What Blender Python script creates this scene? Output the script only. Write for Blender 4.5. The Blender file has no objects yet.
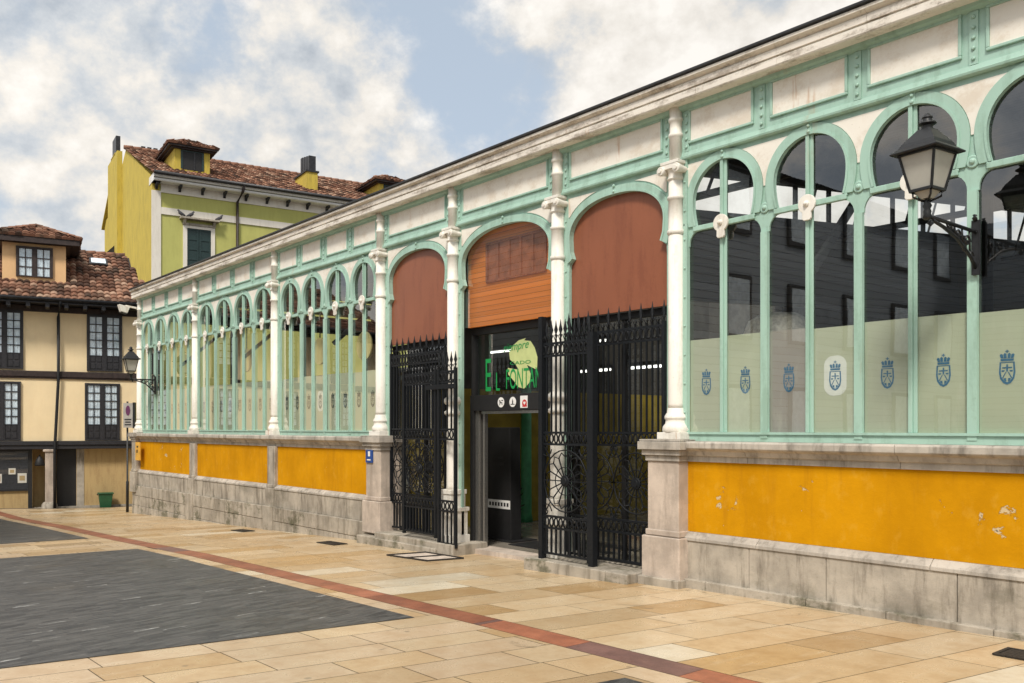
import bpy, bmesh, math, random
from mathutils import Vector, Matrix
random.seed(7)
R = math.radians
scene = bpy.context.scene
COL = scene.collection

# ------------------------------------------------------------------ camera
CAM_Y, EYE = -8.05, 1.77
cam_d = bpy.data.cameras.new("camera"); cam = bpy.data.objects.new("camera", cam_d); COL.objects.link(cam)
cam.location = (0, CAM_Y, EYE); cam.rotation_euler = (R(90), 0, R(50.054))
cam_d.sensor_width = 36; cam_d.lens = 880/1024*36; cam_d.shift_y = 86.5/1024
cam_d.clip_start = .05; cam_d.clip_end = 3000
scene.camera = cam

# ------------------------------------------------------------------ world / sun / exposure
SUN_EL, SUN_AZ = 50, 145      # azimuth: degrees from +Y, clockwise seen from above -> sun stands in front of the facade
world = bpy.data.worlds.new("World"); scene.world = world; world.use_nodes = True
class NT:
    """tiny helper for building node trees"""
    def __init__(s, nt): s.nt = nt
    def n(s, typ, ins=None, **props):
        nd = s.nt.nodes.new(typ)
        for k, v in props.items(): setattr(nd, k, v)
        for k, v in (ins or {}).items():
            sock = nd.inputs[k]
            if isinstance(v, bpy.types.NodeSocket): s.nt.links.new(v, sock)
            else: sock.default_value = v
        return nd
    def math(s, op, a, b=0., c=None, clamp=False):
        d = {0: a, 1: b}
        if c is not None: d[2] = c
        return s.n('ShaderNodeMath', d, operation=op, use_clamp=clamp).outputs[0]
    def vmath(s, op, a, b=(0, 0, 0), out=0):
        return s.n('ShaderNodeVectorMath', {0: a, 1: b}, operation=op).outputs[out]
    def mix(s, f, a, b, blend='MIX'):
        nd = s.n('ShaderNodeMix', data_type='RGBA', blend_type=blend)
        for i, v in ((0, f), (6, a), (7, b)):
            if isinstance(v, bpy.types.NodeSocket): s.nt.links.new(v, nd.inputs[i])
            else: nd.inputs[i].default_value = v
        return nd.outputs[2]
    def noise(s, vec, scale, detail=4., rough=.55, dist=0., out=0):
        return s.n('ShaderNodeTexNoise', {'Vector': vec, 'Scale': scale, 'Detail': detail, 'Roughness': rough, 'Distortion': dist}).outputs[out]
    def ramp(s, f, stops):
        nd = s.n('ShaderNodeValToRGB', {0: f}); cr = nd.color_ramp
        while len(cr.elements) < len(stops): cr.elements.new(.5)
        for e, (p, c) in zip(cr.elements, stops):
            e.position = p; e.color = c if len(c) == 4 else (*c, 1)
        return nd.outputs[0]
    def sstep(s, f, lo, hi, a=0., b=1.):
        nd = s.n('ShaderNodeMapRange', {0: f, 1: lo, 2: hi, 3: a, 4: b}, interpolation_type='SMOOTHSTEP')
        return nd.outputs[0]
wt = world.node_tree; wt.nodes.clear(); W = NT(wt)
sky = W.n('ShaderNodeTexSky', sky_type='NISHITA', sun_disc=False, sun_elevation=R(SUN_EL), sun_rotation=R(SUN_AZ), air_density=1.0, dust_density=1.6, ozone_density=1.2)
dirv = W.n('ShaderNodeTexCoord').outputs['Generated']
sep = W.n('ShaderNodeSeparateXYZ', {0: dirv})
pl = W.vmath('MULTIPLY', dirv, (1, 1, 1.25))
n1 = W.noise(pl, 5.2, 12, .60, .0)
shift = W.vmath('ADD', pl, (.012, -.012, .040))
n1s = W.noise(shift, 5.2, 12, .60, .0)
n2 = W.noise(dirv, 2.2, 3, .5, .3)
def blob(d, width, gain):
    dot = W.vmath('DOT_PRODUCT', dirv, d, out=1)
    g = W.math('POWER', 2.71828, W.math('MULTIPLY', W.math('SUBTRACT', 1., dot), -1./width))
    return W.math('MULTIPLY', g, gain)
val = n1
for d, w_, g_ in (((-.8547, .3332, .3981), .0015, -.16), ((-.755, .52, .3976), .0030, -.05), ((-.6767, .6044, .4205), .020, -.11),
                  ((-.857, .381, .346), .0006, -.10), ((-.948, .2147, .234), .006, -.05), ((-.7504, .5834, .311), .014, -.06),
                  ((-.4878, .7827, .3865), .03, .25), ((-.9158, .243, .3198), .012, .20), ((-.8086, .4347, .3964), .003, .16), ((-.835, .445, .325), .003, .16),
                  ((.1, -.8, .7), .5, .10)):
    val = W.math('ADD', val, blob(d, w_, g_))
cover = W.sstep(val, .39, .57)
relief = W.math('ADD', W.math('MULTIPLY', W.math('SUBTRACT', n1, n1s), 3.0), .49)
relief = W.math('ADD', relief, W.math('MULTIPLY', W.math('SUBTRACT', n2, .5), .5))
relief = W.math('ADD', relief, blob((-.4878, .7827, .3865), .05, .40))
ccol = W.ramp(relief, [(0.05, (.43, .475, .53)), (.36, (.60, .63, .66)), (.64, (.84, .80, .74)), (.95, (1., .96, .90))])
bright = W.math('ADD', 1.0, blob((-.2, -.66, .74), .45, .95))      # cloud deck brightened out of view, round the hidden sun, to light the facade
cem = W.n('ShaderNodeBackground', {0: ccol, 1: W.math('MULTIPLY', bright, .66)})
skyc = W.mix(.66, sky.outputs[0], (5.2, 5.9, 6.6, 1))
skb = W.n('ShaderNodeBackground', {0: skyc, 1: .088})
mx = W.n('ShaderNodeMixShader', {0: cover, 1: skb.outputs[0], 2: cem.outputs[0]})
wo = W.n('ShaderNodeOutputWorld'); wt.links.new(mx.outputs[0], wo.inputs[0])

sd = bpy.data.lights.new("sun", 'SUN'); so = bpy.data.objects.new("sun", sd); COL.objects.link(so)
sd.energy = 2.3; sd.angle = R(11); sd.color = (1, .93, .83)
az = R(SUN_AZ); el = R(SUN_EL)
sv = Vector((math.sin(az)*math.cos(el), math.cos(az)*math.cos(el), math.sin(el)))
so.rotation_euler = sv.to_track_quat('Z', 'Y').to_euler(); so.location = (0, -20, 40)
vs = scene.view_settings
vs.view_transform = 'Standard'; vs.look = 'None'; vs.exposure = 0.50; vs.gamma = 1; vs.use_curve_mapping = False

# ------------------------------------------------------------------ materials
def newmat(name):
    m = bpy.data.materials.new(name); m.use_nodes = True; m.node_tree.nodes.clear()
    t = NT(m.node_tree); t.mat = m
    t.pos = t.n('ShaderNodeNewGeometry').outputs['Position']
    return t
def finish(t, col, rough=.6, metal=0., height=None, bstr=.3, bdist=.01, spec=.5, **extra):
    ins = {'Base Color': col, 'Roughness': rough, 'Metallic': metal, 'Specular IOR Level': spec}
    if height is not None:
        ins['Normal'] = t.n('ShaderNodeBump', {'Strength': bstr, 'Distance': bdist, 'Height': height}).outputs[0]
    ins.update(extra)
    p = t.n('ShaderNodeBsdfPrincipled', ins); o = t.n('ShaderNodeOutputMaterial')
    t.nt.links.new(p.outputs[0], o.inputs[0]); return t.mat
def c4(c): return (*c, 1)
def sc(t, v): return t.vmath('MULTIPLY', t.pos, v)
def plain(name, c, rough=.6, var=.25, scale=9., metal=0., spec=.5, bstr=.15):
    t = newmat(name); n = t.noise(t.pos, scale, 5, .6)
    col = t.mix(t.sstep(n, .3, .7), c4([x*(1-var) for x in c]), c4([min(1, x*(1+var*.6)) for x in c]))
    return finish(t, col, rough, metal, n, bstr, .004, spec)
def painted(name, c, grime, amount=.5, rust=.0, rough=.5, stain_c=(.25, .20, .14), stretch=(5, 5, .8)):
    t = newmat(name)
    streak = t.noise(sc(t, stretch), 1.6, 6, .65)
    fine = t.noise(t.pos, 26, 5, .7); big = t.noise(t.pos, 1.3, 4, .6)
    col = t.mix(t.sstep(big, .25, .75), c4([x*.90 for x in c]), c4(c))
    m = t.math('MULTIPLY', t.sstep(t.math('ADD', streak, t.math('MULTIPLY', fine, .35)), .62, .86), amount)
    col = t.mix(m, col, c4(grime))
    sp = t.math('MULTIPLY', t.sstep(fine, .66, .74), amount*.8)
    col = t.mix(sp, col, c4(stain_c))
    if rust:
        rs = t.noise(sc(t, (9, 9, .8)), .9, 4, .6); rb = t.noise(t.pos, .9, 2, .5)
        rm = t.math('MULTIPLY', t.math('MULTIPLY', t.sstep(rs, .60, .70), t.sstep(rb, .5, .66)), rust)
        col = t.mix(rm, col, (.46, .22, .07, 1))
    return finish(t, col, rough, 0, t.math('ADD', fine, big), .12, .004)
def stone(name, c, dark, amount=.6, moss=0., rough=.85, light=None, tone_attr=False):
    t = newmat(name)
    a = t.noise(t.pos, 2.1, 6, .65); st = t.noise(sc(t, (4, 4, .7)), 1.5, 6, .68); f = t.noise(t.pos, 38, 6, .7)
    col = t.mix(t.sstep(a, .3, .7), c4([x*.70 for x in c]), c4(light or [min(1, x*1.12) for x in c]))
    col = t.mix(t.math('MULTIPLY', t.sstep(st, .46, .70), amount), col, c4(dark))
    col = t.mix(t.math('MULTIPLY', t.sstep(f, .58, .72), .45), col, c4([x*.45 for x in c]))
    col = t.mix(t.math('MULTIPLY', t.sstep(f, .30, .22, 0, 1), .35), col, c4([min(1, x*1.35) for x in c]))
    if moss:
        mm = t.noise(sc(t, (2.2, 2.2, 3.0)), 1.1, 6, .7)
        col = t.mix(t.math('MULTIPLY', t.sstep(mm, .52, .66), moss), col, (.085, .085, .045, 1))
    if tone_attr:
        at = t.n('ShaderNodeAttribute', attribute_name='tone').outputs['Color']
        col = t.mix(1., col, at, 'MULTIPLY')
    return finish(t, col, rough, 0, t.math('ADD', f, a), .45, .008, .3)
M = {}
M['white'] = painted('white_cast_iron', (.85, .82, .75), (.50, .44, .35), .45, .7)
M['cornice'] = painted('white_cornice_paint', (.82, .77, .69), (.24, .19, .14), .75, .5, .55, (.12, .09, .065), (1.3, 3, 7))
M['green'] = painted('mint_green_paint', (.385, .580, .490), (.24, .37, .29), .55, .25, .45, (.10, .13, .09))
M['panel'] = painted('off_white_panel', (.86, .82, .74), (.62, .53, .42), .6, .6, .6, (.40, .32, .24), (1.6, 1.6, 1.9))
M['stone'] = stone('grey_limestone', (.44, .395, .33), (.13, .11, .085), .8, .25)
M['stone_pale'] = stone('pinkish_pier_stone', (.56, .475, .40), (.27, .22, .18), .55, 0)
M['stone_moss'] = stone('mossy_limestone', (.42, .375, .31), (.13, .11, .08), .75, .75)
M['ledge'] = stone('weathered_ledge_stone', (.47, .43, .375), (.15, .135, .115), .8, 0)
M['iron'] = plain('black_iron', (.013, .014, .016), .45, .3, 30, 0, .5)
M['gate_iron'] = plain('dark_blue_black_iron', (.008, .010, .013), .55, .3, 30, 0, .3)
M['rust_brown'] = painted('terracotta_painted_board', (.285, .098, .050), (.21, .068, .036), .7, 0, .38, (.30, .10, .05))
M['wood_dark'] = plain('dark_blue_grey_timber', (.022, .022, .027), .55, .35, 14)
M['wood_brown'] = plain('dark_brown_timber', (.035, .022, .020), .6, .4, 10)
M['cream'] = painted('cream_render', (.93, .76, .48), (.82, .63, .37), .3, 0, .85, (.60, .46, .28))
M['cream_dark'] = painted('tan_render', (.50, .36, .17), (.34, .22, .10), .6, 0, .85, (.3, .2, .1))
M['peach'] = painted('peach_render', (.80, .52, .27), (.66, .40, .2), .4, 0, .85, (.6, .4, .2))
M['ochre'] = painted('ochre_render', (.57, .44, .07), (.38, .29, .055), .8, 0, .85, (.42, .3, .06))
M['olive'] = painted('pale_olive_render', (.50, .50, .155), (.40, .39, .115), .4, 0, .85, (.36, .33, .1))
M['trim'] = painted('off_white_trim', (.80, .76, .68), (.60, .55, .47), .4, 0, .7)
M['blind'] = plain('dark_green_shutter', (.012, .035, .035), .5, .3, 20)
M['bin'] = plain('green_plastic', (.012, .085, .035), .4, .15, 12)
M['blue'] = plain('blue_enamel', (.012, .06, .27), .35, .1, 12)
M['crest'] = plain('blue_crest_print', (.05, .17, .29), .5, .1, 12)
M['crest_grey'] = plain('dark_crest_print', (.05, .075, .075), .5, .1, 12)
M['sticker'] = plain('white_sticker', (.72, .74, .68), .35, .05, 12)
M['leaf'] = plain('pale_green_decal', (.55, .62, .27), .5, .08, 8)
M['sign_green'] = plain('green_lettering', (.015, .30, .075), .4, .1, 12)
M['red'] = plain('red_print', (.55, .03, .03), .45, .1, 12)
M['black'] = plain('matte_black', (.012, .012, .013), .6, .2, 12)
M['white_print'] = plain('white_print', (.8, .8, .78), .5, .05, 12)
M['steel'] = plain('brushed_steel', (.45, .44, .42), .35, .15, 40, .9)
M['curtain'] = plain('white_curtain', (.70, .80, .88), .9, .25, 7)
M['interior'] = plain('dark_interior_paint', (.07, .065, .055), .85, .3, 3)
M['interior_floor'] = plain('grey_floor_tile', (.26, .23, .19), .25, .25, 2)
M['truss'] = plain('dark_steel_truss', (.035, .037, .036), .5, .3, 12)
M['sign_grey'] = plain('grey_sign_face', (.42, .40, .37), .5, .15, 12)
M['pole_purple'] = plain('purple_print', (.13, .03, .10), .5, .1, 12)
M['zinc'] = plain('dark_zinc', (.035, .035, .038), .45, .3, 8, .4)
M['plaque_yellow'] = plain('yellow_enamel', (.72, .40, .06), .5, .2, 10)
M['dome'] = plain('crumpled_grey_plastic', (.45, .42, .36), .5, .35, 18, 0, .5, .6)
M['yellow_board'] = plain('pale_yellow_board', (.78, .66, .30), .6, .1, 5)
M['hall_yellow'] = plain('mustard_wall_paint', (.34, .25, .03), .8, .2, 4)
M['hall_green'] = plain('green_column_paint', (.06, .30, .13), .5, .2, 6)
M['bird'] = plain('grey_feather', (.07, .07, .08), .8, .4, 60)
M['grate'] = plain('cast_iron_grate', (.045, .04, .036), .6, .4, 30, .5)
M['frost_lamp'] = plain('frosted_lamp_glass', (.47, .46, .41), .25, .06, 6)

def orange_plaster():
    t = newmat('orange_plaster')
    a = t.noise(t.pos, 1.2, 6, .65); f = t.noise(t.pos, 30, 5, .7)
    st = t.noise(sc(t, (5, 5, .5)), 1.4, 5, .6)
    col = t.mix(t.sstep(a, .25, .75), (.50, .225, .002, 1), (.66, .31, .004, 1))
    col = t.mix(t.math('MULTIPLY', t.sstep(st, .5, .75), .45), col, (.40, .165, .008, 1))
    fs = t.noise(t.vmath('MULTIPLY', t.pos, (3, 3, 2)), 2.6, 7, .7)
    col = t.mix(t.math('MULTIPLY', t.sstep(fs, .52, .70), .20), col, (.72, .42, .06, 1))
    p = t.noise(t.pos, 3.6, 8, .68, .6); area = t.noise(t.pos, .42, 2, .5)
    patch = t.vmath('LENGTH', t.vmath('MULTIPLY', t.vmath('SUBTRACT', t.pos, (-3.15, -.08, 1.12)), (1.6, 0, 2.4)), out=1)
    m = t.math('ADD', p, t.math('MULTIPLY', t.math('SUBTRACT', area, .62), .42))
    m = t.math('ADD', m, t.math('MULTIPLY', t.math('MAXIMUM', t.math('SUBTRACT', 1., patch), 0.), .20))
    col = t.mix(t.math('MULTIPLY', t.sstep(m, .645, .66), .9), col, (.62, .50, .30, 1))
    col = t.mix(t.sstep(m, .70, .715), col, (.20, .17, .13, 1))
    h = t.math('SUBTRACT', t.math('MULTIPLY', f, .25), t.sstep(m, .64, .66))
    h = t.math('ADD', h, t.math('MULTIPLY', a, .6))
    return finish(t, col, .85, 0, h, .7, .014, .08)
M['orange'] = orange_plaster()
M['red_reflection'] = plain('red_brown_reflection', (.34, .115, .055), .25, .3, 6)  # tone of the window reflected in the orange fanlight
def glass(name, tint, trans, ior_gain, rough=.01):
    t = newmat(name)
    geo = t.n('ShaderNodeNewGeometry')                       # Schlick, the same from both sides of the pane
    cs_ = t.math('ABSOLUTE', t.vmath('DOT_PRODUCT', geo.outputs['Normal'], geo.outputs['Incoming'], out=1))
    fr = t.math('ADD', .042, t.math('MULTIPLY', .958, t.math('POWER', t.math('SUBTRACT', 1., cs_), 5.)))
    f = t.math('MULTIPLY', fr, ior_gain, clamp=True)
    wob = t.noise(t.pos, 1.1, 2, .5)
    nrm = t.n('ShaderNodeBump', {'Strength': .05, 'Distance': .02, 'Height': wob}).outputs[0]
    tr = t.n('ShaderNodeBsdfTransparent', {0: c4(tint)}).outputs[0]
    gl = t.n('ShaderNodeBsdfGlossy', {0: (1, 1, 1, 1), 'Roughness': rough, 'Normal': nrm}).outputs[0]
    mxn = t.n('ShaderNodeMixShader', {0: f, 1: tr, 2: gl}).outputs[0]
    o = t.n('ShaderNodeOutputMaterial'); t.nt.links.new(mxn, o.inputs[0]); return t.mat
M['glass'] = glass('window_glass', (.93, .96, .95), .8, 3.0)
M['house_glass'] = glass('old_window_glass', (.93, .95, .96), .8, 1.5)
def film_mat(name, c):
    t = newmat(name); n = t.noise(sc(t, (1, 1, 4)), 1.3, 4, .6)
    col = t.mix(n, c4([x*.86 for x in c]), c4([min(1, x*1.1) for x in c]))
    rnd_ = t.n('ShaderNodeObjectInfo').outputs['Random']
    dirt = t.noise(sc(t, (3, 3, .9)), 2.0, 6, .7)
    col = t.mix(t.math('MULTIPLY', rnd_, .28), col, (.46, .44, .38, 1))
    col = t.mix(t.math('MULTIPLY', t.sstep(dirt, .52, .72), .30), col, (.80, .80, .66, 1))
    p = t.n('ShaderNodeBsdfPrincipled', {'Base Color': col, 'Roughness': .35, 'Specular IOR Level': .4}).outputs[0]
    tl = t.n('ShaderNodeBsdfTranslucent', {0: c4(c)}).outputs[0]
    a = t.n('ShaderNodeMixShader', {0: .12, 1: p, 2: tl}).outputs[0]
    tr = t.n('ShaderNodeBsdfTransparent', {0: (1, 1, 1, 1)}).outputs[0]
    b = t.n('ShaderNodeMixShader', {0: .10, 1: a, 2: tr}).outputs[0]
    o = t.n('ShaderNodeOutputMaterial'); t.nt.links.new(b, o.inputs[0]); return t.mat
M['film'] = film_mat('frosted_film', (.62, .66, .49))
M['film_grey'] = film_mat('greyed_frosted_film', (.42, .38, .34))
def emis(name, c, s):
    t = newmat(name); e = t.n('ShaderNodeEmission', {0: c4(c), 1: s}).outputs[0]
    o = t.n('ShaderNodeOutputMaterial'); t.nt.links.new(e, o.inputs[0]); return t.mat
M['tube'] = emis('lit_tube', (1, .97, .9), 2.2)
def boards(name, c, gap, pitch, rough=.45, axis=2, wear=.3):
    t = newmat(name)
    s = t.n('ShaderNodeSeparateXYZ', {0: t.pos}).outputs[axis]
    fr = t.math('FRACT', t.math('DIVIDE', s, pitch)); idx = t.math('FLOOR', t.math('DIVIDE', s, pitch))
    rnd = t.n('ShaderNodeTexWhiteNoise', {'W': idx}, noise_dimensions='1D').outputs[0]
    g = t.noise(sc(t, (1.2, 1.2, 30)), 1.2, 5, .6)
    col = t.mix(t.math('ADD', t.math('MULTIPLY', rnd, .6), t.math('MULTIPLY', g, .4)), c4([x*(1-wear) for x in c]), c4([x*(1+wear) for x in c]))
    col = t.mix(t.sstep(fr, .10, .04), col, c4(gap))
    return finish(t, col, rough, 0, fr, .7, .02)
M['slate_board'] = boards('blue_grey_weatherboard', (.40, .45, .50), (.04, .045, .05), .22)
M['orange_reflection'] = boards('orange_panel_reflected_boards', (.86, .27, .05), (.26, .07, .02), .075, .3)  # slat lines are the opposite boarding's reflection, put into the panel colour
M['slat_dark'] = boards('dark_slat_screen', (.15, .145, .13), (.012, .012, .012), .15, .6)
M['slat_grey'] = boards('grey_slat_ceiling', (.10, .095, .085), (.015, .015, .015), .14, .6, 1)
def roof_tile():
    t = newmat('clay_roof_tile')
    uv = t.n('ShaderNodeUVMap', uv_map='UVMap').outputs[0]
    fl = t.vmath('FLOOR', uv)
    rn = t.n('ShaderNodeTexWhiteNoise', {'Vector': fl}, noise_dimensions='3D').outputs[0]
    n = t.noise(t.pos, 1.1, 5, .65); f = t.noise(t.pos, 14, 4, .7)
    col = t.ramp(rn, [(0, (.055, .030, .022)), (.25, (.13, .064, .042)), (.5, (.21, .10, .064)), (.8, (.33, .18, .12)), (1, (.46, .32, .23))])
    col = t.mix(t.math('MULTIPLY', t.sstep(n, .48, .68), .75), col, (.06, .048, .036, 1))
    col = t.mix(t.math('MULTIPLY', t.sstep(f, .56, .68), .6), col, (.035, .032, .024, 1))
    return finish(t, col, .85, 0, f, .3, .01, .25)
M['tile'] = roof_tile()
def slate_pave():
    t = newmat('dark_slate_paving')
    q = t.n('ShaderNodeMapping', {'Vector': t.pos, 'Rotation': (0, 0, R(-9.5))}).outputs[0]
    sp_ = t.n('ShaderNodeSeparateXYZ', {0: q})
    row = t.math('FLOOR', t.math('DIVIDE', sp_.outputs[0], .048))
    off = t.n('ShaderNodeTexWhiteNoise', {'W': row}, noise_dimensions='1D').outputs[0]
    yy = t.math('ADD', t.math('DIVIDE', sp_.outputs[1], .24), t.math('MULTIPLY', off, 7.))
    cell = t.n('ShaderNodeCombineXYZ', {0: row, 1: t.math('FLOOR', yy), 2: 0.}).outputs[0]
    rn = t.n('ShaderNodeTexWhiteNoise', {'Vector': cell}, noise_dimensions='3D').outputs[0]
    fx = t.math('FRACT', t.math('DIVIDE', sp_.outputs[0], .048)); fy = t.math('FRACT', yy)
    jn = t.math('MAXIMUM', t.sstep(fx, .10, .02), t.sstep(fy, .03, .01))
    st = t.noise(t.vmath('MULTIPLY', q, (60, 9, 3)), 1., 5, .7)
    big = t.noise(t.pos, .8, 5, .65); f = t.noise(t.pos, 75, 4, .7)
    col = t.mix(t.math('ADD', t.math('MULTIPLY', rn, .6), t.math('MULTIPLY', st, .4)), (.012, .014, .018, 1), (.115, .113, .108, 1))
    col = t.mix(t.math('MULTIPLY', t.sstep(big, .44, .70), .4), col, (.125, .118, .105, 1))
    col = t.mix(t.math('MULTIPLY', jn, .55), col, (.02, .02, .02, 1))
    ln = t.noise(t.vmath('MULTIPLY', t.n('ShaderNodeMapping', {'Vector': q, 'Rotation': (0, 0, R(-4))}).outputs[0], (44, 3.4, 3)), 1., 3, .6)
    col = t.mix(t.math('MULTIPLY', t.sstep(ln, .52, .72), .55), col, (.20, .195, .185, 1))
    col = t.mix(t.math('MULTIPLY', t.sstep(ln, .46, .32), .5), col, (.03, .032, .036, 1))
    chip = t.math('MULTIPLY', t.math('GREATER_THAN', rn, .984), t.math('MULTIPLY', t.sstep(st, .50, .56), t.sstep(fx, .35, .45)))
    col = t.mix(t.math('MULTIPLY', chip, .85), col, (.50, .50, .48, 1))
    col = t.mix(t.math('MULTIPLY', t.sstep(ln, .74, .77), .7), col, (.42, .42, .40, 1))
    col = t.mix(t.math('MULTIPLY', t.sstep(f, .62, .68), .6), col, (.018, .018, .018, 1))
    return finish(t, col, t.sstep(big, .3, .7, .36, .56), 0, t.math('SUBTRACT', f, jn), .3, .005, .28)
M['slate'] = slate_pave()
def pave_mat():
    t = newmat('polished_limestone_slabs')
    at = t.vmath('MULTIPLY', t.n('ShaderNodeAttribute', attribute_name='tone').outputs['Color'], (.90, .865, .80))
    n = t.noise(t.pos, 3.2, 7, .68); f = t.noise(t.pos, 42, 5, .7); big = t.noise(t.pos, .5, 4, .6)
    v = t.noise(t.vmath('MULTIPLY', t.pos, (9, 1.4, 2)), 1., 6, .65)
    col = t.mix(t.math('MULTIPLY', t.sstep(n, .4, .66), .42), at, (.62, .50, .36, 1), 'MULTIPLY')
    col = t.mix(t.math('MULTIPLY', t.sstep(v, .55, .75), .3), col, (.72, .62, .46, 1))
    col = t.mix(t.math('MULTIPLY', t.sstep(big, .46, .70), .22), col, (.34, .24, .13, 1))
    col = t.mix(t.math('MULTIPLY', t.sstep(f, .63, .72), .5), col, (.16, .115, .07, 1))
    vo = t.n('ShaderNodeTexVoronoi', {'Vector': t.vmath('MULTIPLY', t.pos, (1, 1, 0)), 'Scale': 2.3})
    gum = t.math('MULTIPLY', t.sstep(vo.outputs['Distance'], .075, .05), t.math('GREATER_THAN', t.n('ShaderNodeSeparateColor', {0: vo.outputs['Color']}).outputs[0], .45))
    col = t.mix(t.math('MULTIPLY', gum, .45), col, (.12, .095, .07, 1))
    blot = t.noise(t.pos, 1.9, 5, .6, .5)
    col = t.mix(t.math('MULTIPLY', t.sstep(blot, .66, .74), .6), col, (.13, .09, .055, 1))
    return finish(t, col, t.sstep(n, .25, .75, .22, .44), 0, t.math('ADD', f, t.math('MULTIPLY', n, 2.)), .12, .004, .5)
M['pave'] = pave_mat()
M['joint'] = plain('dark_paving_joint', (.11, .085, .06), .9, .35, 14)
M['red_pave'] = stone('red_granite', (.33, .125, .07), (.19, .075, .048), .5, 0, .45, None, True)

# ------------------------------------------------------------------ mesh builder
class MB:
    def __init__(s, xf=None): s.v = []; s.f = []; s.sm = []; s.uv = []; s.xf = xf
    def add(s, vs_, fs, smooth=False):
        b = len(s.v)
        for p in vs_: s.v.append(s.xf(p) if s.xf else Vector(p))
        for f in fs: s.f.append([b+i for i in f]); s.sm.append(smooth)
        return s
    def box(s, x0, x1, y0, y1, z0, z1):
        return s.add([(x, y, z) for z in (z0, z1) for y in (y0, y1) for x in (x0, x1)],
                     [(0, 2, 3, 1), (4, 5, 7, 6), (0, 1, 5, 4), (2, 6, 7, 3), (0, 4, 6, 2), (1, 3, 7, 5)])
    def poly(s, pts): return s.add(pts, [list(range(len(pts)))])
    def prism(s, pts, vec):
        n = len(pts); vec = Vector(vec); q = [Vector(p)+vec for p in pts]
        fs = [list(range(n))[::-1], list(range(n, 2*n))]+[(i, (i+1) % n, n+(i+1) % n, n+i) for i in range(n)]
        return s.add(list(pts)+q, fs)
    def ring(s, a, b, vec):
        """open strip between two equally long curves, thickened along vec"""
        n = len(a); vec = Vector(vec); P = [Vector(p) for p in a]+[Vector(p) for p in b]
        P += [p+vec for p in P]; fs = []
        for i in range(n-1):
            fs += [(i, i+1, n+i+1, n+i), (2*n+i, 3*n+i, 3*n+i+1, 2*n+i+1), (i, 2*n+i, 2*n+i+1, i+1), (n+i, n+i+1, 3*n+i+1, 3*n+i)]
        fs += [(0, n, 3*n, 2*n), (n-1, 3*n-1, 4*n-1, 2*n-1)]
        return s.add(P, fs)
    def tube(s, pts, r, n=6, closed=False, smooth=True):
        pts = [Vector(p) for p in pts]; m = len(pts); vs_ = []; fs = []
        rr = r if isinstance(r, (list, tuple)) else [r]*m
        for i, p in enumerate(pts):
            a = pts[(i-1) % m] if (closed or i > 0) else p
            b = pts[(i+1) % m] if (closed or i < m-1) else p
            t = (b-a).normalized() if (b-a).length > 1e-9 else Vector((0, 0, 1))
            ref = Vector((0, 0, 1)) if abs(t.z) < .9 else Vector((0, 1, 0))
            u = t.cross(ref).normalized(); w = t.cross(u)
            for k in range(n):
                an = 2*math.pi*(k+.5)/n; vs_.append(p+(u*math.cos(an)+w*math.sin(an))*rr[i])
        for i in range(m if closed else m-1):
            for k in range(n):
                j = (i+1) % m; fs.append((i*n+k, i*n+(k+1) % n, j*n+(k+1) % n, j*n+k))
        if not closed: fs += [list(range(n))[::-1], [(m-1)*n+k for k in range(n)]]
        return s.add(vs_, fs, smooth)
    def bar(s, a, b, w, d):
        """rectangular bar from a to b"""
        a = Vector(a); b = Vector(b); t = (b-a).normalized()
        ref = Vector((0, 1, 0)) if abs(t.y) < .9 else Vector((1, 0, 0))
        u = t.cross(ref).normalized()*w/2; v = t.cross(u).normalized()*d/2
        P = [q+su*u+sv_*v for q in (a, b) for su in (-1, 1) for sv_ in (-1, 1)]
        return s.add(P, [(0, 1, 3, 2), (4, 6, 7, 5), (0, 4, 5, 1), (2, 3, 7, 6), (0, 2, 6, 4), (1, 5, 7, 3)])
    def lathe(s, prof, c, n=16, axis='z', smooth=True):
        vs_ = []; fs = []; c = Vector(c); m = len(prof)
        for r, h in prof:
            for k in range(n):
                a = 2*math.pi*k/n; x, y = r*math.cos(a), r*math.sin(a)
                vs_.append(c+(Vector((x, y, h)) if axis == 'z' else Vector((x, h, y)) if axis == 'y' else Vector((h, x, y))))
        for i in range(m-1):
            for k in range(n): fs.append((i*n+k, i*n+(k+1) % n, (i+1)*n+(k+1) % n, (i+1)*n+k))
        s.add(vs_, fs, smooth); b = len(s.v)-len(vs_)
        s.f += [[b+k for k in range(n)][::-1], [b+(m-1)*n+k for k in range(n)]]; s.sm += [False, False]
        return s
    def build(s, name, mat, parent=None, origin=None, bevel=0., fix=True):
        me = bpy.data.meshes.new(name); org = Vector(origin) if origin is not None else (WL[parent] if parent else Vector())
        me.from_pydata([v-org for v in s.v], [], s.f)
        if s.uv:
            lay = me.uv_layers.new(name='UVMap')
            for p in me.polygons:
                for li, u in zip(p.loop_indices, s.uv[p.index]): lay.data[li].uv = u
        me.polygons.foreach_set('use_smooth', s.sm)
        if fix:
            bm = bmesh.new(); bm.from_mesh(me); bmesh.ops.recalc_face_normals(bm, faces=bm.faces); bm.to_mesh(me); bm.free()
        me.materials.append(M[mat] if isinstance(mat, str) else mat)
        o = bpy.data.objects.new(name, me); COL.objects.link(o)
        if parent: o.parent = parent
        else: o.location = org
        WL[o] = org
        if bevel:
            bv = o.modifiers.new('bevel', 'BEVEL'); bv.width = bevel; bv.segments = 2; bv.limit_method = 'ANGLE'; bv.angle_limit = R(40)
        return o
WL = {}
def thing(name, label, cat, loc, group=None):
    o = bpy.data.objects.new(name, None); COL.objects.link(o); o.location = loc; o.empty_display_size = .2
    o['label'] = label; o['category'] = cat
    if group: o['group'] = group
    WL[o] = Vector(loc); return o
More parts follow.
